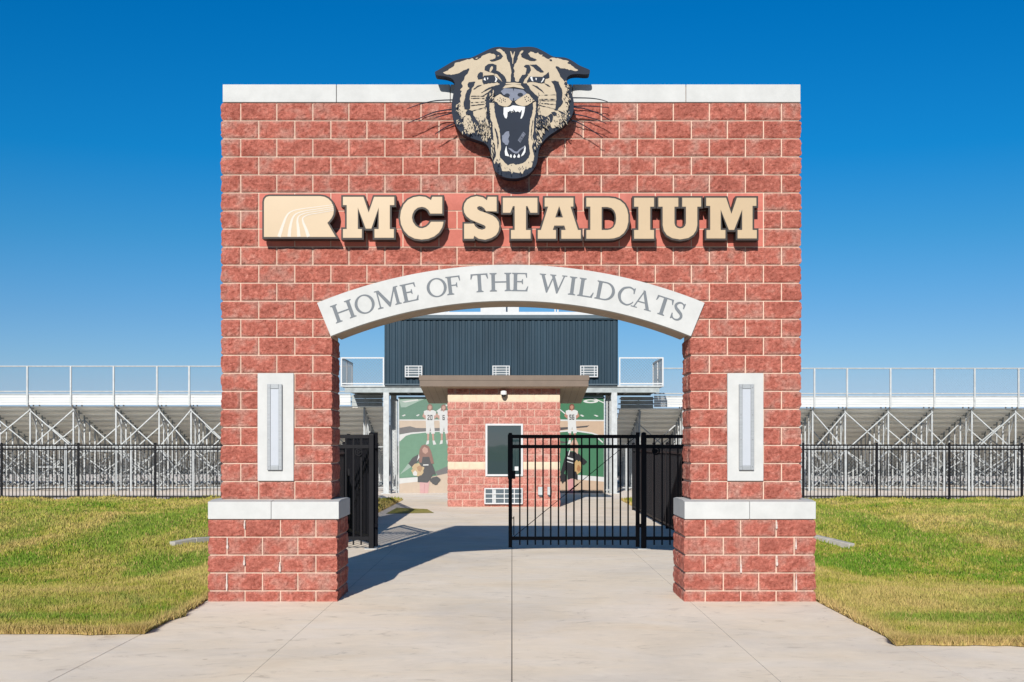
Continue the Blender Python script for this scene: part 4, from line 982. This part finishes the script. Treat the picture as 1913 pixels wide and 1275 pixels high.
mb.tube([(cxx, cy, czz + .08), (cxx, cy, czz + .05), (cxx, cy, czz - .03), (cxx, cy, czz - .05)], [.03, .085, .09, .085], M['lamp_white'], 16); mb.build('housing', t, smooth_=False)
mb = MB(); mb.tube([(cxx, cy, czz - .05), (cxx, cy, czz - .09), (cxx, cy, czz - .12), (cxx, cy, czz - .13)], [.07, .065, .04, .01], M['dark_glass'], 16); mb.build('lens_dome', t, smooth_=True)

# ------------------------------------------------------------------ press box on its steel platform
PY = 44.0; PBD = 3.0
pb = thing('press_box', 'dark ribbed metal press box raised on a steel platform behind the booth', 'building', (PX(936, PY), PY + 1.5, 0))
x0, x1 = PX(719, PY), PX(1153.5, PY); z0, z1 = PZ(720, PY), PZ(598, PY)
mb = MB()
mb.box(x0, x1, PY + .03, PY + PBD, z0, z1, M['siding'])
sp = .2055; n = int((x1 - x0) / sp); sp = (x1 - x0) / n
for i in range(n):
    c = x0 + (i + .5) * sp
    mb.add([(c - .075, PY + .031, z0), (c - .05, PY, z0), (c + .05, PY, z0), (c + .075, PY + .031, z0), (c - .075, PY + .031, z1), (c - .05, PY, z1), (c + .05, PY, z1), (c + .075, PY + .031, z1)],
           [(0, 1, 5, 4), (1, 2, 6, 5), (2, 3, 7, 6), (0, 3, 2, 1), (4, 5, 6, 7)], M['siding'])
for s, xx in ((-1, x0), (1, x1)):
    for k in range(14):
        c = PY + .15 + k * .2; mb.box(xx - (.03 if s < 0 else -.001), xx + (.03 if s > 0 else -.001), c, c + .1, z0, z1, M['siding'])
mb.build('metal_wall', pb, recalc=True)
mb = MB(); mb.box(x0 - .03, x1 + .03, PY - .06, PY + PBD + .05, z1, z1 + .04, M['siding']); mb.box(x0 - .05, x1 + .05, PY - .09, PY + PBD + .08, z1 + .04, z1 + .17, M['siding_trim']); mb.build('roof', pb, bevel=.006, segs=1)
mb = MB(); mb.box(x0 + .0, x1, PY - .03, PY - .001, z0 - .004, z0 + .05, M['siding_trim']); mb.build('base_trim', pb)
rz = z1 + .17
def railing(root, pts, zb, h, rails, posts_every, mesh=True, kick=0, mt='white_metal', pw=.05):
    for i, (a, b) in enumerate(zip(pts[:-1], pts[1:])):
        a, b = Vector(a), Vector(b); d = b - a; ln = d.length; mb = MB()
        k = max(1, round(ln / posts_every))
        for j in range(k + 1):
            if j == 0 and i: continue
            c = a + d * (j / k); mb.bar((c.x, c.y, zb), (c.x, c.y, zb + h), pw, None, M[mt])
        for r in rails: mb.bar((a.x, a.y, zb + r), (b.x, b.y, zb + r), pw * .9, None, M[mt])
        if kick: mb.bar((a.x, a.y, zb + kick / 2), (b.x, b.y, zb + kick / 2), .02, kick, M[mt])
        o = mb.build('railing', root)
        if mesh: chain(o, a, b, zb + .08, zb + h - .03)
def chain(parent, a, b, za, zb, s=.075, r=.0042, name='chain_link_mesh'):
    a, b = Vector((a[0], a[1], 0)), Vector((b[0], b[1], 0)); d = b - a; ln = d.length; u = d.normalized(); H = zb - za; mb = MB()
    def P(x, z): q = a + u * x; return (q.x, q.y, za + z)
    k = -H
    step = s * 1.41421
    while k < ln:
        for sg in (1, -1):
            xa, xb2 = (k, k + H); za0, zb0 = (0, H) if sg > 0 else (H, 0)
            t0 = max(0, -xa / H); t1 = min(1, (ln - xa) / H)
            if t1 > t0:
                p = P(xa + H * t0, za0 + (zb0 - za0) * t0); q = P(xa + H * t1, za0 + (zb0 - za0) * t1)
                mb.bar(p, q, r * 2, None, M['wire'], 3, cap=False)
        k += step
    return mb.build(name, parent, recalc=False)
railing(pb, [(x0 + .1, PY + .05, 0), (x1 - .1, PY + .05, 0)], rz, 1.07, (.32, .68, 1.05), 2.1, False, .12)
railing(pb, [(x0 + .1, PY + PBD - .1, 0), (x1 - .1, PY + PBD - .1, 0)], rz, 1.07, (.32, .68, 1.05), 2.1, False, .12)
mb = MB(); mb.box(PX(896, PY), PX(970, PY), PY + 1.2, PY + 1.35, rz + .15, rz + .62, M['white_metal']); mb.build('roof_cabinet', pb, bevel=.01)
pfL, pfR = PX(636, PY), PX(1240, PY); dz = z0 - .004
mb = MB(); mb.box(pfL, x0 - .002, PY, PY + PBD, dz - .05, dz, M['galv']); mb.box(x1 + .002, pfR, PY, PY + PBD, dz - .05, dz, M['galv']); mb.build('walkway_deck', pb)
mb = MB()
bz0, bz1 = PZ(733, PY), dz - .052
for yy in (PY + .05, PY + PBD - .2):
    for xx0, xx1 in ((pfL + .15, pfR - .15),):
        mb.box(xx0, xx1, yy, yy + .012, bz0, bz1, M['galv_dull']); mb.box(xx0, xx1, yy - .05, yy + .06, bz0 - .012, bz0, M['galv_dull']); mb.box(xx0, xx1, yy - .05, yy + .06, bz1 - .012, bz1, M['galv_dull'])
for k in range(12):
    xx = pfL + .2 + (pfR - pfL - .4) * k / 11; mb.box(xx, xx + .06, PY + .12, PY + PBD - .21, bz0 + .03, bz1 - .013, M['galv_dull'])
mb.build('deck_beam', pb)
for cx_ in (PX(721.5, PY), PX(1147.5, PY)):
    for yy in (PY + .06, PY + PBD - .2):
        mb = MB(); mb.box(cx_ - .10, cx_ + .10, yy - .10, yy - .085, 0, bz0 - .013, M['galv']); mb.box(cx_ - .10, cx_ + .10, yy + .085, yy + .10, 0, bz0 - .013, M['galv']); mb.box(cx_ - .008, cx_ + .008, yy - .085, yy + .085, 0, bz0 - .013, M['galv']); mb.box(cx_ - .17, cx_ + .17, yy - .17, yy + .17, -.01, .025, M['galv']); mb.build('steel_column', pb)
for cx_, s in ((PX(721.5, PY), 1), (PX(1147.5, PY), -1)):
    mb = MB(); yy = PY + .5; mb.bar((cx_, yy, 2.7), (cx_, PY + PBD - .5, .3), .08, None, M['galv']); mb.build('diagonal_brace', pb)
railing(pb, [(pfL + .03, PY + PBD, 0), (pfL + .03, PY + .03, 0), (x0 - .05, PY + .03, 0)], dz, 1.0, (.06, .98), 1.6, True)
railing(pb, [(x1 + .08, PY + .03, 0), (pfR - .03, PY + .03, 0), (pfR - .03, PY + PBD, 0)], dz, 1.0, (.06, .98), 1.6, True)
for a, b, lab in ((757, 789.5, 'leftmost of the three small air conditioners on the press box wall'), (920, 952.5, 'middle of the three small air conditioners on the press box wall'), (1083.5, 1116.5, 'rightmost of the three small air conditioners on the press box wall')):
    aircon('air_conditioner', a, b, 684, 705.5, PY - .001, .16, lab, 'air conditioners', 3)

# ------------------------------------------------------------------ bleachers
def bleacher(sgn, label, frames, xin, xout, zadj):
    BY = 47.0
    t = thing('bleacher', label, 'bleacher', ((xin + xout) / 2, BY + 4, 0), 'aluminium bleachers')
    xa, xb = min(xin, xout), max(xin, xout); NR = 16
    fx = xa if sgn > 0 else xb
    xf = PX(655, BY) if sgn < 0 else PX(1222, BY)     # inner end of the top walkway and its rail
    ra, rb = (xa, xf) if sgn < 0 else (xf, xb)
    zk = lambda k: 3.22 + zadj - .178 * k
    yk = lambda k: BY + .25 + .61 * k
    for k in range(NR):
        mb = MB(); a, b = (xa, xb)
        if zk(k) < .25: break
        mb.box(a, b, yk(k) - .02, yk(k) + .30, zk(k) - .045, zk(k), M['riser'])
        mb.box(a, b, yk(k) + .32, yk(k) + .60, zk(k) - .045, zk(k) - .003, M['galv_dull']); mb.box(a, b, yk(k) + .592, yk(k) + .606, zk(k) - .182, zk(k) - .046, M['riser'])
        mb.box(a, b, yk(k) + .29, yk(k) + .301, zk(k) - .15, zk(k) - .046, M['riser'])
        mb.build('foot_plank', t)
        mb = MB(); mb.box(a, b, yk(k) + .20, yk(k) + .46, zk(k) + .36, zk(k) + .40, M['plank'])
        mb.build('seat_plank', t)
    # fascia boards at the back of the top row
    zt_, zb_ = PZ(743.5, BY) + zadj, PZ(757, BY) + zadj
    mb = MB(); h = (zt_ - zb_) / 3
    for i in range(3): mb.box(ra, rb, BY - .012 * (i % 2), BY + .03, zb_ + i * h + .004, zb_ + (i + 1) * h - .004, M['plank'])
    mb.build('fascia_board', t)
    if sgn < 0: ba, bb = xf + .02, xb
    else: ba, bb = xa, xf - .02
    mb = MB()
    for i in range(3): mb.box(ba, bb, BY + .16, BY + .18, zk(0) + .0 + i * .15, zk(0) + .14 + i * .15, M['galv_dull'])
    mb.build('back_board', t)
    # guard rail
    zr = [PZ(y, BY) + zadj for y in (684.7, 731.8, 737.0)]
    mb = MB()
    for z in zr: mb.bar((ra, BY, z), (rb, BY, z), .05, None, M['galv'], 8)
    mb.bar((ra, BY + .02, PZ(741, BY) + zadj), (rb, BY + .02, PZ(741, BY) + zadj), .04, .09, M['plank'])
    gr = mb.build('guard_rail', t)
    chain(gr, (ra, BY + .03), (rb, BY + .03), zr[1], zr[0], s=.07, r=.0017)
    for f in frames:
        X = PX(f, BY)
        mb = MB(); mb.bar((X, BY - .04, zb_ - .02), (X, BY - .04, zr[0]), .06, None, M['galv']); mb.build('rail_post', t)
    inner = [PX(f, BY) for f in frames]
    st = 1.66
    # more frames hidden or beyond the picture, same spacing
    allx = sorted(inner)
    if sgn < 0:
        allx = [allx[0] - st * j for j in range(6, 0, -1)] + allx
        x = allx[-1] + st
        while x < xb - .1: allx.append(x); x += st
    else:
        allx = allx + [allx[-1] + st * j for j in range(1, 7)]
        x = allx[0] - st
        while x > xa + .1: allx.insert(0, x); x -= st
    for X in allx:
        mb = MB(); pl = []
        up = False
        ks = list(range(2 if up else 0, NR))
        for k in ks:
            z = zk(k)
            if z < .3: break
            # stepped stringer
            mb.box(X - .025, X + .025, yk(k) - .03, yk(k) + .60, z - .10, z - .046, M['galv_dull'])
            mb.box(X - .022, X + .022, yk(k) + .56, yk(k) + .605, z - .26, z - .101, M['galv_dull'])
            mb.box(X - .02, X + .02, yk(k) + .30, yk(k) + .34, z + .001, z + .36, M['galv_dull'])
        for k in range(2 if up else 0, NR, 1):
            if zk(k) < .35: break
            y = yk(k); mb.bar((X, y, 0), (X, y, zk(k) - .1), .055 if k % 2 == 0 else .038, None, M['galv'])
            mb.box(X - .12, X + .12, y - .15, y + .15, -.01, .03, M['galv_dull'])
        for k in range(2 if up else 0, NR - 4, 4):
            if zk(k + 3) < .4: break
            mb.bar((X + .03, yk(k), zk(k) - .12), (X + .03, yk(k + 2), max(.1, zk(k) - 1.7)), .045, None, M['galv'])
            mb.bar((X + .03, yk(k), max(.1, zk(k) - 1.7)), (X + .03, yk(k + 2), .12), .045, None, M['galv'])
        if ra - .01 < X < rb + .01: mb.bar((X + .01, BY - .02, zb_ + .05), (X + .01, yk(2), zk(2) - .5), .05, None, M['galv'])
        mb.build('support_frame', t)
    rb_ = random.Random(5 if sgn < 0 else 9)
    for i, (a, b) in enumerate(zip(allx[:-1], allx[1:])):
        if max(abs(a), abs(b)) > 24.5: continue
        for k in (0, 2, 5):
            if (a < ra - .01 or b > rb + .01) and k < 2: continue
            if (i + k) % 4 == 3: continue
            zt0 = zk(k) - .15; y = yk(k) - .035; zm = max(.95, zt0 - 1.45 + rb_.uniform(-.1, .1))
            for (zA, zB) in ((zt0, zm), (zm, .12)):
                mb = MB(); w_ = .034
                mb.bar((a, y, zA), (b, y, zB), w_, .04, M['galv']); mb.bar((a, y - .04, zB), (b, y - .04, zA), w_, .04, M['galv'])
                c = ((a + b) / 2, y, (zA + zB) / 2); mb.bar((c[0], y - .07, c[2]), (c[0], y + .03, c[2]), .03, None, M['galv_dull'], 6)
                mb.build('cross_brace', t)
        if i % 3 == 1:
            mb = MB(); y = yk(2) - .12; mb.bar((a, y, 1.5), (b, y, 1.5), .045, None, M['galv']); mb.build('horizontal_brace', t)
    return t
LF = [51.8, 133, 213, 294, 354]; RF = [1521, 1582, 1663, 1745, 1820, 1902]
bleacher(-1, 'silver bleachers seen from behind, left of the gateway', LF, PX(714, 47), -30.5, .0)
bleacher(1, 'silver bleachers seen from behind, right of the gateway', RF, PX(1160, 47), 30.5, -.08)
def enclosure(label, xa, xb, posts, door):
    Y = 46.35; t = thing('chain_link_fence', label, 'fence', ((xa + xb) / 2, Y, 0), 'chain link fences under the bleachers')
    z1 = 1.66
    for p in posts:
        X = PX(p, Y); mb = MB(); mb.bar((X, Y, -.02), (X, Y, z1 + .12), .085, None, M['galv'], 10); mb.build('post', t, smooth_=False)
    for z in (z1, .12):
        mb = MB(); mb.bar((xa, Y, z), (xb, Y, z), .045, None, M['galv'], 8); rl = mb.build('rail', t)
    chain(rl, (xa, Y + .03), (xb, Y + .03), .1, z1, s=.085, r=.0055)
    if door:
        d0, d1 = PX(door[0], Y), PX(door[1], Y); y = Y - .06; mb = MB()
        for X in (d0, d1): mb.bar((X, y, .12), (X, y, z1 - .03), .05, None, M['galv'], 8)
        for z in (.14, .9, z1 - .05): mb.bar((d0, y, z), (d1, y, z), .05, None, M['galv'], 8)
        mb.build('gate_frame', t)
enclosure('chain link fence with a gate under the left bleachers', -24, PX(716, 46.35), [-60, 66, 123.5, 217, 245, 361, 450, 540, 640, 705], (72, 122))
enclosure('chain link fence under the right bleachers', PX(1160, 46.35), 24, [1170, 1250, 1330, 1420, 1512, 1580, 1690, 1752, 1764, 1810, 1816, 1897, 1960], None)

# ------------------------------------------------------------------ printed banners
def digits(ch):
    return {'2': [[(0, .8), (.15, 1), (.85, 1), (1, .85), (1, .55), (.3, .2), (1, .2), (1, 0), (0, 0), (0, .3), (.7, .62), (.7, .8), (.3, .8), (.3, .7), (0, .7)]],
            '0': [[(0, 0), (1, 0), (1, 1), (0, 1)], [(.3, .2), (.7, .2), (.7, .8), (.3, .8)]],
            '6': [[(0, 0), (1, 0), (1, .62), (.3, .62), (.3, .82), (1, .82), (1, 1), (0, 1)], [(.3, .2), (.7, .2), (.7, .44), (.3, .44)]],
            '5': [[(0, 0), (1, 0), (1, .62), (.3, .62), (.3, .8), (1, .8), (1, 1), (0, 1), (0, .42), (.7, .42), (.7, .2), (0, .2)]]}[ch]
def banner(label, X0, X1, ox, items, faded):
    Y = 44.45; s = 6.375
    T = lambda pts: [(PX(ox + x / s, Y), PZ(730 + y / s, Y)) for x, y in pts]
    k = [0]
    t = thing('printed_banner', label, 'banner', ((X0 + X1) / 2, Y, PZ(921, Y)), 'printed banners below the press box')
    mb = MB(); lx0, lz1 = X0, PZ(743.5, Y); z0_ = PZ(921.5, Y)
    mb.box(X0, X1, Y, Y + .012, z0_, lz1, flat('turf_dark', (118, 152, 134) if faded else (76, 132, 98)))
    cloth = mb.build('cloth', t)
    pm = MB()
    for c, loops in items:
        k[0] += 1
        pts = [[(min(max(x, X0), X1), z) for x, z in T(l)] for l in loops]
        nm, rgb = c
        if faded: nm += '_faded'; rgb = tuple(int(v_ * .70 + 226 * .30) for v_ in rgb)
        pm.flat(pts, Y - .001 - k[0] * .0007, flat(nm, rgb))
    pm.build('printed_picture', cloth, recalc=False)
    mb = MB(); fr = .035
    mb.box(X0 - fr, X0, Y - .03, Y + .02, 0, lz1 + fr, M['galv']); mb.box(X1, X1 + fr, Y - .03, Y + .02, 0, lz1 + fr, M['galv']); mb.box(X0, X1, Y - .03, Y + .02, lz1, lz1 + fr, M['galv']); mb.box(X0, X1, Y - .02, Y + .02, z0_ - .03, z0_, M['galv'])
    mb.build('frame', t)
wht = ('print_white', (232, 232, 230)); skin = ('print_skin', (196, 142, 122)); tanp = ('print_track', (214, 186, 160)); shd = ('print_shadow', (92, 88, 88)); blk_ = ('print_black', (46, 46, 50))
hair = ('print_hair', (128, 82, 70)); pink = ('print_legs', (222, 160, 160)); gld = ('print_gold', (206, 172, 120)); grn = ('print_green', (84, 138, 104)); grn2 = ('print_bright_green', (76, 132, 98)); pale = ('print_pale_green', (150, 178, 162))
def player(x, y, h, num, legs=True):
    u = h / 480.0; A_ = lambda pts: [(x + a * u, y + b * u) for a, b in pts]
    it = [(skin, [A_([(-70, 90), (-92, 140), (-60, 170), (60, 170), (92, 140), (70, 90)])]),
          (skin, [A_([(-34, 330), (-8, 330), (-14, 440), (-32, 440)])]), (skin, [A_([(20, 330), (46, 330), (52, 440), (34, 440)])]),
          (wht, [A_([(-36, 430), (-10, 430), (-14, 470), (-50, 480)])]), (wht, [A_([(30, 430), (56, 430), (76, 475), (40, 480)])]),
          (wht, [A_([(-74, 78), (-40, 66), (40, 66), (74, 82), (66, 130), (50, 128), (50, 215), (-50, 215), (-50, 128), (-68, 122)])]),
          (wht, [A_([(-48, 214), (48, 214), (60, 345), (16, 350), (4, 270), (-8, 350), (-46, 345)])]),
          (skin, [A_([(-16, 66), (16, 66), (0, 84)])])]
    it.append((hair, [A_([(-30, 72), (-32, 30), (-22, 0), (0, -8), (22, 0), (32, 30), (28, 60)])]))
    it.append((skin, [A_([(-18, 48), (-20, 22), (0, 8), (20, 22), (18, 48), (0, 64)])]))
    w = 26; n = len(num); x_ = -(n * w + (n - 1) * 8) / 2
    for ch in num:
        it.append((blk_, [A_([(x_ + a * w, 185 - b * 62) for a, b in l]) for l in digits(ch)])); x_ += w + 8
    return it
def ragged(cx, cy, rx, ry, n, sd):
    r_ = random.Random(sd); return [(cx + rx * (1 + r_.uniform(-.25, .25)) * math.cos(2 * math.pi * i / n), cy + ry * (1 + r_.uniform(-.25, .25)) * math.sin(2 * math.pi * i / n)) for i in range(n)]
left_items = [
 (pale, [[(100, 110), (260, 92), (420, 95), (330, 130), (180, 200), (120, 200)]]), (wht, [[(130, 130), (320, 105), (330, 118), (170, 142)]]), (wht, [[(130, 300), (165, 285), (180, 292), (150, 308)]]), (wht, [[(300, 300), (330, 282), (345, 290), (318, 306)]]), (wht, [[(540, 245), (660, 165), (680, 175), (560, 255)]]),
 (tanp, [[(95, 355), (700, 355), (700, 445), (95, 450)]]), (wht, [[(95, 345), (700, 345), (700, 358), (95, 358)]]), (shd, [[(95, 445), (230, 425), (300, 445), (440, 450), (700, 440), (700, 480), (440, 490), (240, 505), (95, 520)]]),
 (grn, [[(95, 520), (240, 505), (440, 492), (700, 482), (700, 960), (540, 1010), (330, 1020), (95, 1040)]]), (wht, [[(95, 525), (240, 500), (440, 486), (700, 478), (700, 488), (440, 498), (240, 520), (180, 540), (110, 605), (95, 600)]]), (pale, [[(110, 1000), (200, 880), (330, 780), (260, 900), (170, 960)]]),
 (shd, [[(530, 965), (690, 895), (690, 985), (560, 1015)]]), (tanp, [[(95, 1070), (320, 1060), (560, 1012), (700, 980), (700, 1225), (95, 1225)]]), (wht, [[(95, 1045), (320, 1030), (320, 1085), (180, 1100), (95, 1110)]])]
left_items += player(467, 168, 478, '20') + player(630, 172, 470, '6')
left_items += [(pink, [[(345, 1085), (462, 1085), (445, 1225), (350, 1225)]]), (('print_pink_gap', (200, 130, 135)), [[(398, 1110), (408, 1110), (404, 1225), (398, 1225)]]),
 (blk_, [[(210, 870), (260, 800), (330, 760), (340, 830), (250, 910)]]), (blk_, [[(320, 1090), (330, 960), (350, 860), (370, 760), (460, 760), (490, 860), (520, 940), (540, 1000), (500, 1000), (470, 1060), (440, 1098)]]),
 (hair, [[(335, 780), (345, 700), (370, 655), (405, 642), (450, 662), (480, 720), (500, 800), (515, 870), (480, 870), (460, 790), (380, 790), (370, 860), (335, 860)]]), (skin, [[(375, 700), (400, 668), (440, 690), (445, 730), (415, 756), (382, 735)]]), (wht, [[(386, 880), (450, 878), (450, 892), (386, 894)]]), (wht, [[(335, 755), (342, 800), (312, 842), (320, 815)]]),
 (gld, [ragged(325, 950, 72, 72, 22, 3)]), (wht, [ragged(290, 985, 24, 30, 12, 5)]), (('print_gold_dark', (176, 128, 84)), [ragged(345, 930, 34, 34, 14, 4)]), (blk_, [ragged(530, 1070, 55, 48, 20, 6)])]
right_items = [
 (grn2, [[(30, 60), (570, 60), (570, 350), (30, 350)]]), (wht, [ell(405, 128, 88, 22), ell(405, 126, 46, 9)]), (wht, [[(430, 95), (460, 95), (562, 140), (562, 152)]]), (wht, [[(40, 220), (110, 275), (100, 285), (38, 232)]]), (wht, [[(275, 290), (300, 288), (330, 305), (305, 312)]]), (wht, [[(440, 292), (465, 290), (500, 305), (478, 312)]]),
 (tanp, [[(30, 355), (570, 355), (570, 540), (30, 540)]]), (wht, [[(30, 345), (570, 350), (570, 365), (30, 362)]]), (shd, [[(30, 440), (230, 430), (390, 415), (360, 438), (230, 448), (30, 475)]]),
 (grn2, [[(30, 500), (230, 480), (430, 510), (570, 560), (570, 1060), (300, 1020), (30, 1000)]]), (wht, [[(30, 480), (200, 468), (420, 500), (570, 545), (570, 558), (420, 516), (200, 485), (30, 495)]]), (wht, [[(470, 560), (500, 565), (550, 610), (550, 628)]]), (shd, [[(40, 600), (100, 610), (180, 600), (120, 625), (50, 630)]]),
 (tanp, [[(30, 1060), (260, 1050), (570, 1080), (570, 1225), (30, 1225)]]), (wht, [[(250, 1005), (570, 1030), (570, 1085), (250, 1060)]]), (shd, [[(210, 1200), (300, 1180), (380, 1190), (300, 1210)]])]
right_items += player(180, 165, 475, '56')
right_items += [(pink, [[(130, 1050), (210, 1050), (200, 1225), (135, 1225)]]), (blk_, [[(45, 980), (90, 820), (120, 720), (250, 740), (290, 780), (365, 850), (320, 890), (250, 830), (250, 960), (250, 1070), (190, 1040), (130, 1065), (120, 900), (80, 1000)]]),
 (('print_blonde', (214, 178, 158)), [[(165, 720), (160, 640), (190, 588), (235, 590), (260, 650), (250, 760), (210, 720)]]), (skin, [[(180, 690), (180, 640), (205, 615), (230, 640), (228, 690), (205, 715)]]), (wht, [[(125, 790), (205, 815), (205, 835), (125, 812)]]), (wht, [[(125, 840), (205, 862), (205, 872), (125, 850)]]), (wht, [[(135, 770), (150, 710), (162, 712), (145, 775)]]),
 (gld, [ragged(250, 910, 46, 80, 22, 8)]), (('print_gold_dark', (176, 128, 84)), [ragged(262, 930, 22, 40, 14, 9)]), (blk_, [ragged(75, 1040, 36, 60, 18, 10)])]
banner('banner printed with two players, numbers 20 and 6, and a long-haired cheerleader', PX(746, 44.45), PX(848, 44.45), 730, left_items, True)
banner('banner printed with one player, number 56, and a cheerleader with gold pompom', PX(1030, 44.45), PX(1128, 44.45), 1040, right_items, False)
def bfence(label, xa, xb, posts):
    Y = 44.62; t = thing('chain_link_screen', label, 'fence', ((xa + xb) / 2, Y, 0), 'chain link screens under the press box')
    for z in (3.35, .1):
        mb = MB(); mb.bar((xa, Y, z), (xb, Y, z), .05, None, M['galv'], 8); rl = mb.build('rail', t)
    chain(rl, (xa, Y), (xb, Y), .1, 3.35, .085, .005)
    for p in posts: mb = MB(); mb.bar((p, Y, -.02), (p, Y, 3.4), .07, None, M['galv'], 8); mb.build('post', t)
bfence('chain link screen between banner and left steel column', PX(729, 44.62), PX(850, 44.62), [PX(731, 44.62), PX(741, 44.62), PX(850, 44.62)])
bfence('chain link screen between banner and right steel column', PX(1028, 44.62), PX(1142, 44.62), [PX(1028, 44.62), PX(1134, 44.62), PX(1140, 44.62)])

# ------------------------------------------------------------------ light, sky, camera
d = Vector((.17, 1, -.485)).normalized()
sl = bpy.data.lights.new('sun', 'SUN'); sl.energy = 5.0; sl.angle = R(.5); sl.color = (1, .955, .88)
so = bpy.data.objects.new('sun', sl); COL.objects.link(so); so.rotation_euler = d.to_track_quat('-Z', 'Y').to_euler(); so.location = (-5, -20, 20)
w = bpy.data.worlds.new('World'); scene.world = w; w.use_nodes = True; N = w.node_tree.nodes; L = w.node_tree.links
sky = N.new('ShaderNodeTexSky'); sky.sky_type = 'NISHITA'; sky.sun_disc = False
sky.sun_elevation = math.asin(-d.z); sky.sun_rotation = math.atan2(-d.x, -d.y)
sky.altitude = 200; sky.air_density = 1.0; sky.dust_density = .25; sky.ozone_density = 3.0
# the photograph's sky is a deeper, cleaner blue than the model's: grade it by elevation
tc = N.new('ShaderNodeTexCoord'); sx = N.new('ShaderNodeSeparateXYZ'); L.new(tc.outputs['Generated'], sx.inputs[0])
G = 1.3
tint = ramp(N, L, sx.outputs['Z'], [(p, tuple(c / G for c in q)) for p, q in ((0, (.60, .72, 1.28)), (.048, (.535, .677, .99)), (.066, (.46, .665, .95)), (.10, (.36, .635, .926)), (.163, (.17, .63, .92)), (.225, (.033, .607, .985)), (.335, (.0, .575, 1.02)), (.62, (.75, .90, 1.05)), (1, (.95, 1.0, 1.0)))])
graded = mixc(N, L, sky.outputs[0], tint, 1.0, 'MULTIPLY')
L.new(graded, N['Background'].inputs[0]); N['Background'].inputs[1].default_value = .068 * G
cam = bpy.data.cameras.new('camera'); co = bpy.data.objects.new('camera', cam); COL.objects.link(co)
co.location = (0, 0, EYE); co.rotation_euler = (R(90), 0, 0)
cam.sensor_width = 36; cam.lens = 36 * F / 1913; cam.shift_y = (HOR - 637.5) / 1913; cam.clip_end = 3000; cam.clip_start = .05
scene.camera = co
vs = scene.view_settings; vs.view_transform = 'Standard'; vs.look = 'None'; vs.exposure = .45; vs.gamma = 1
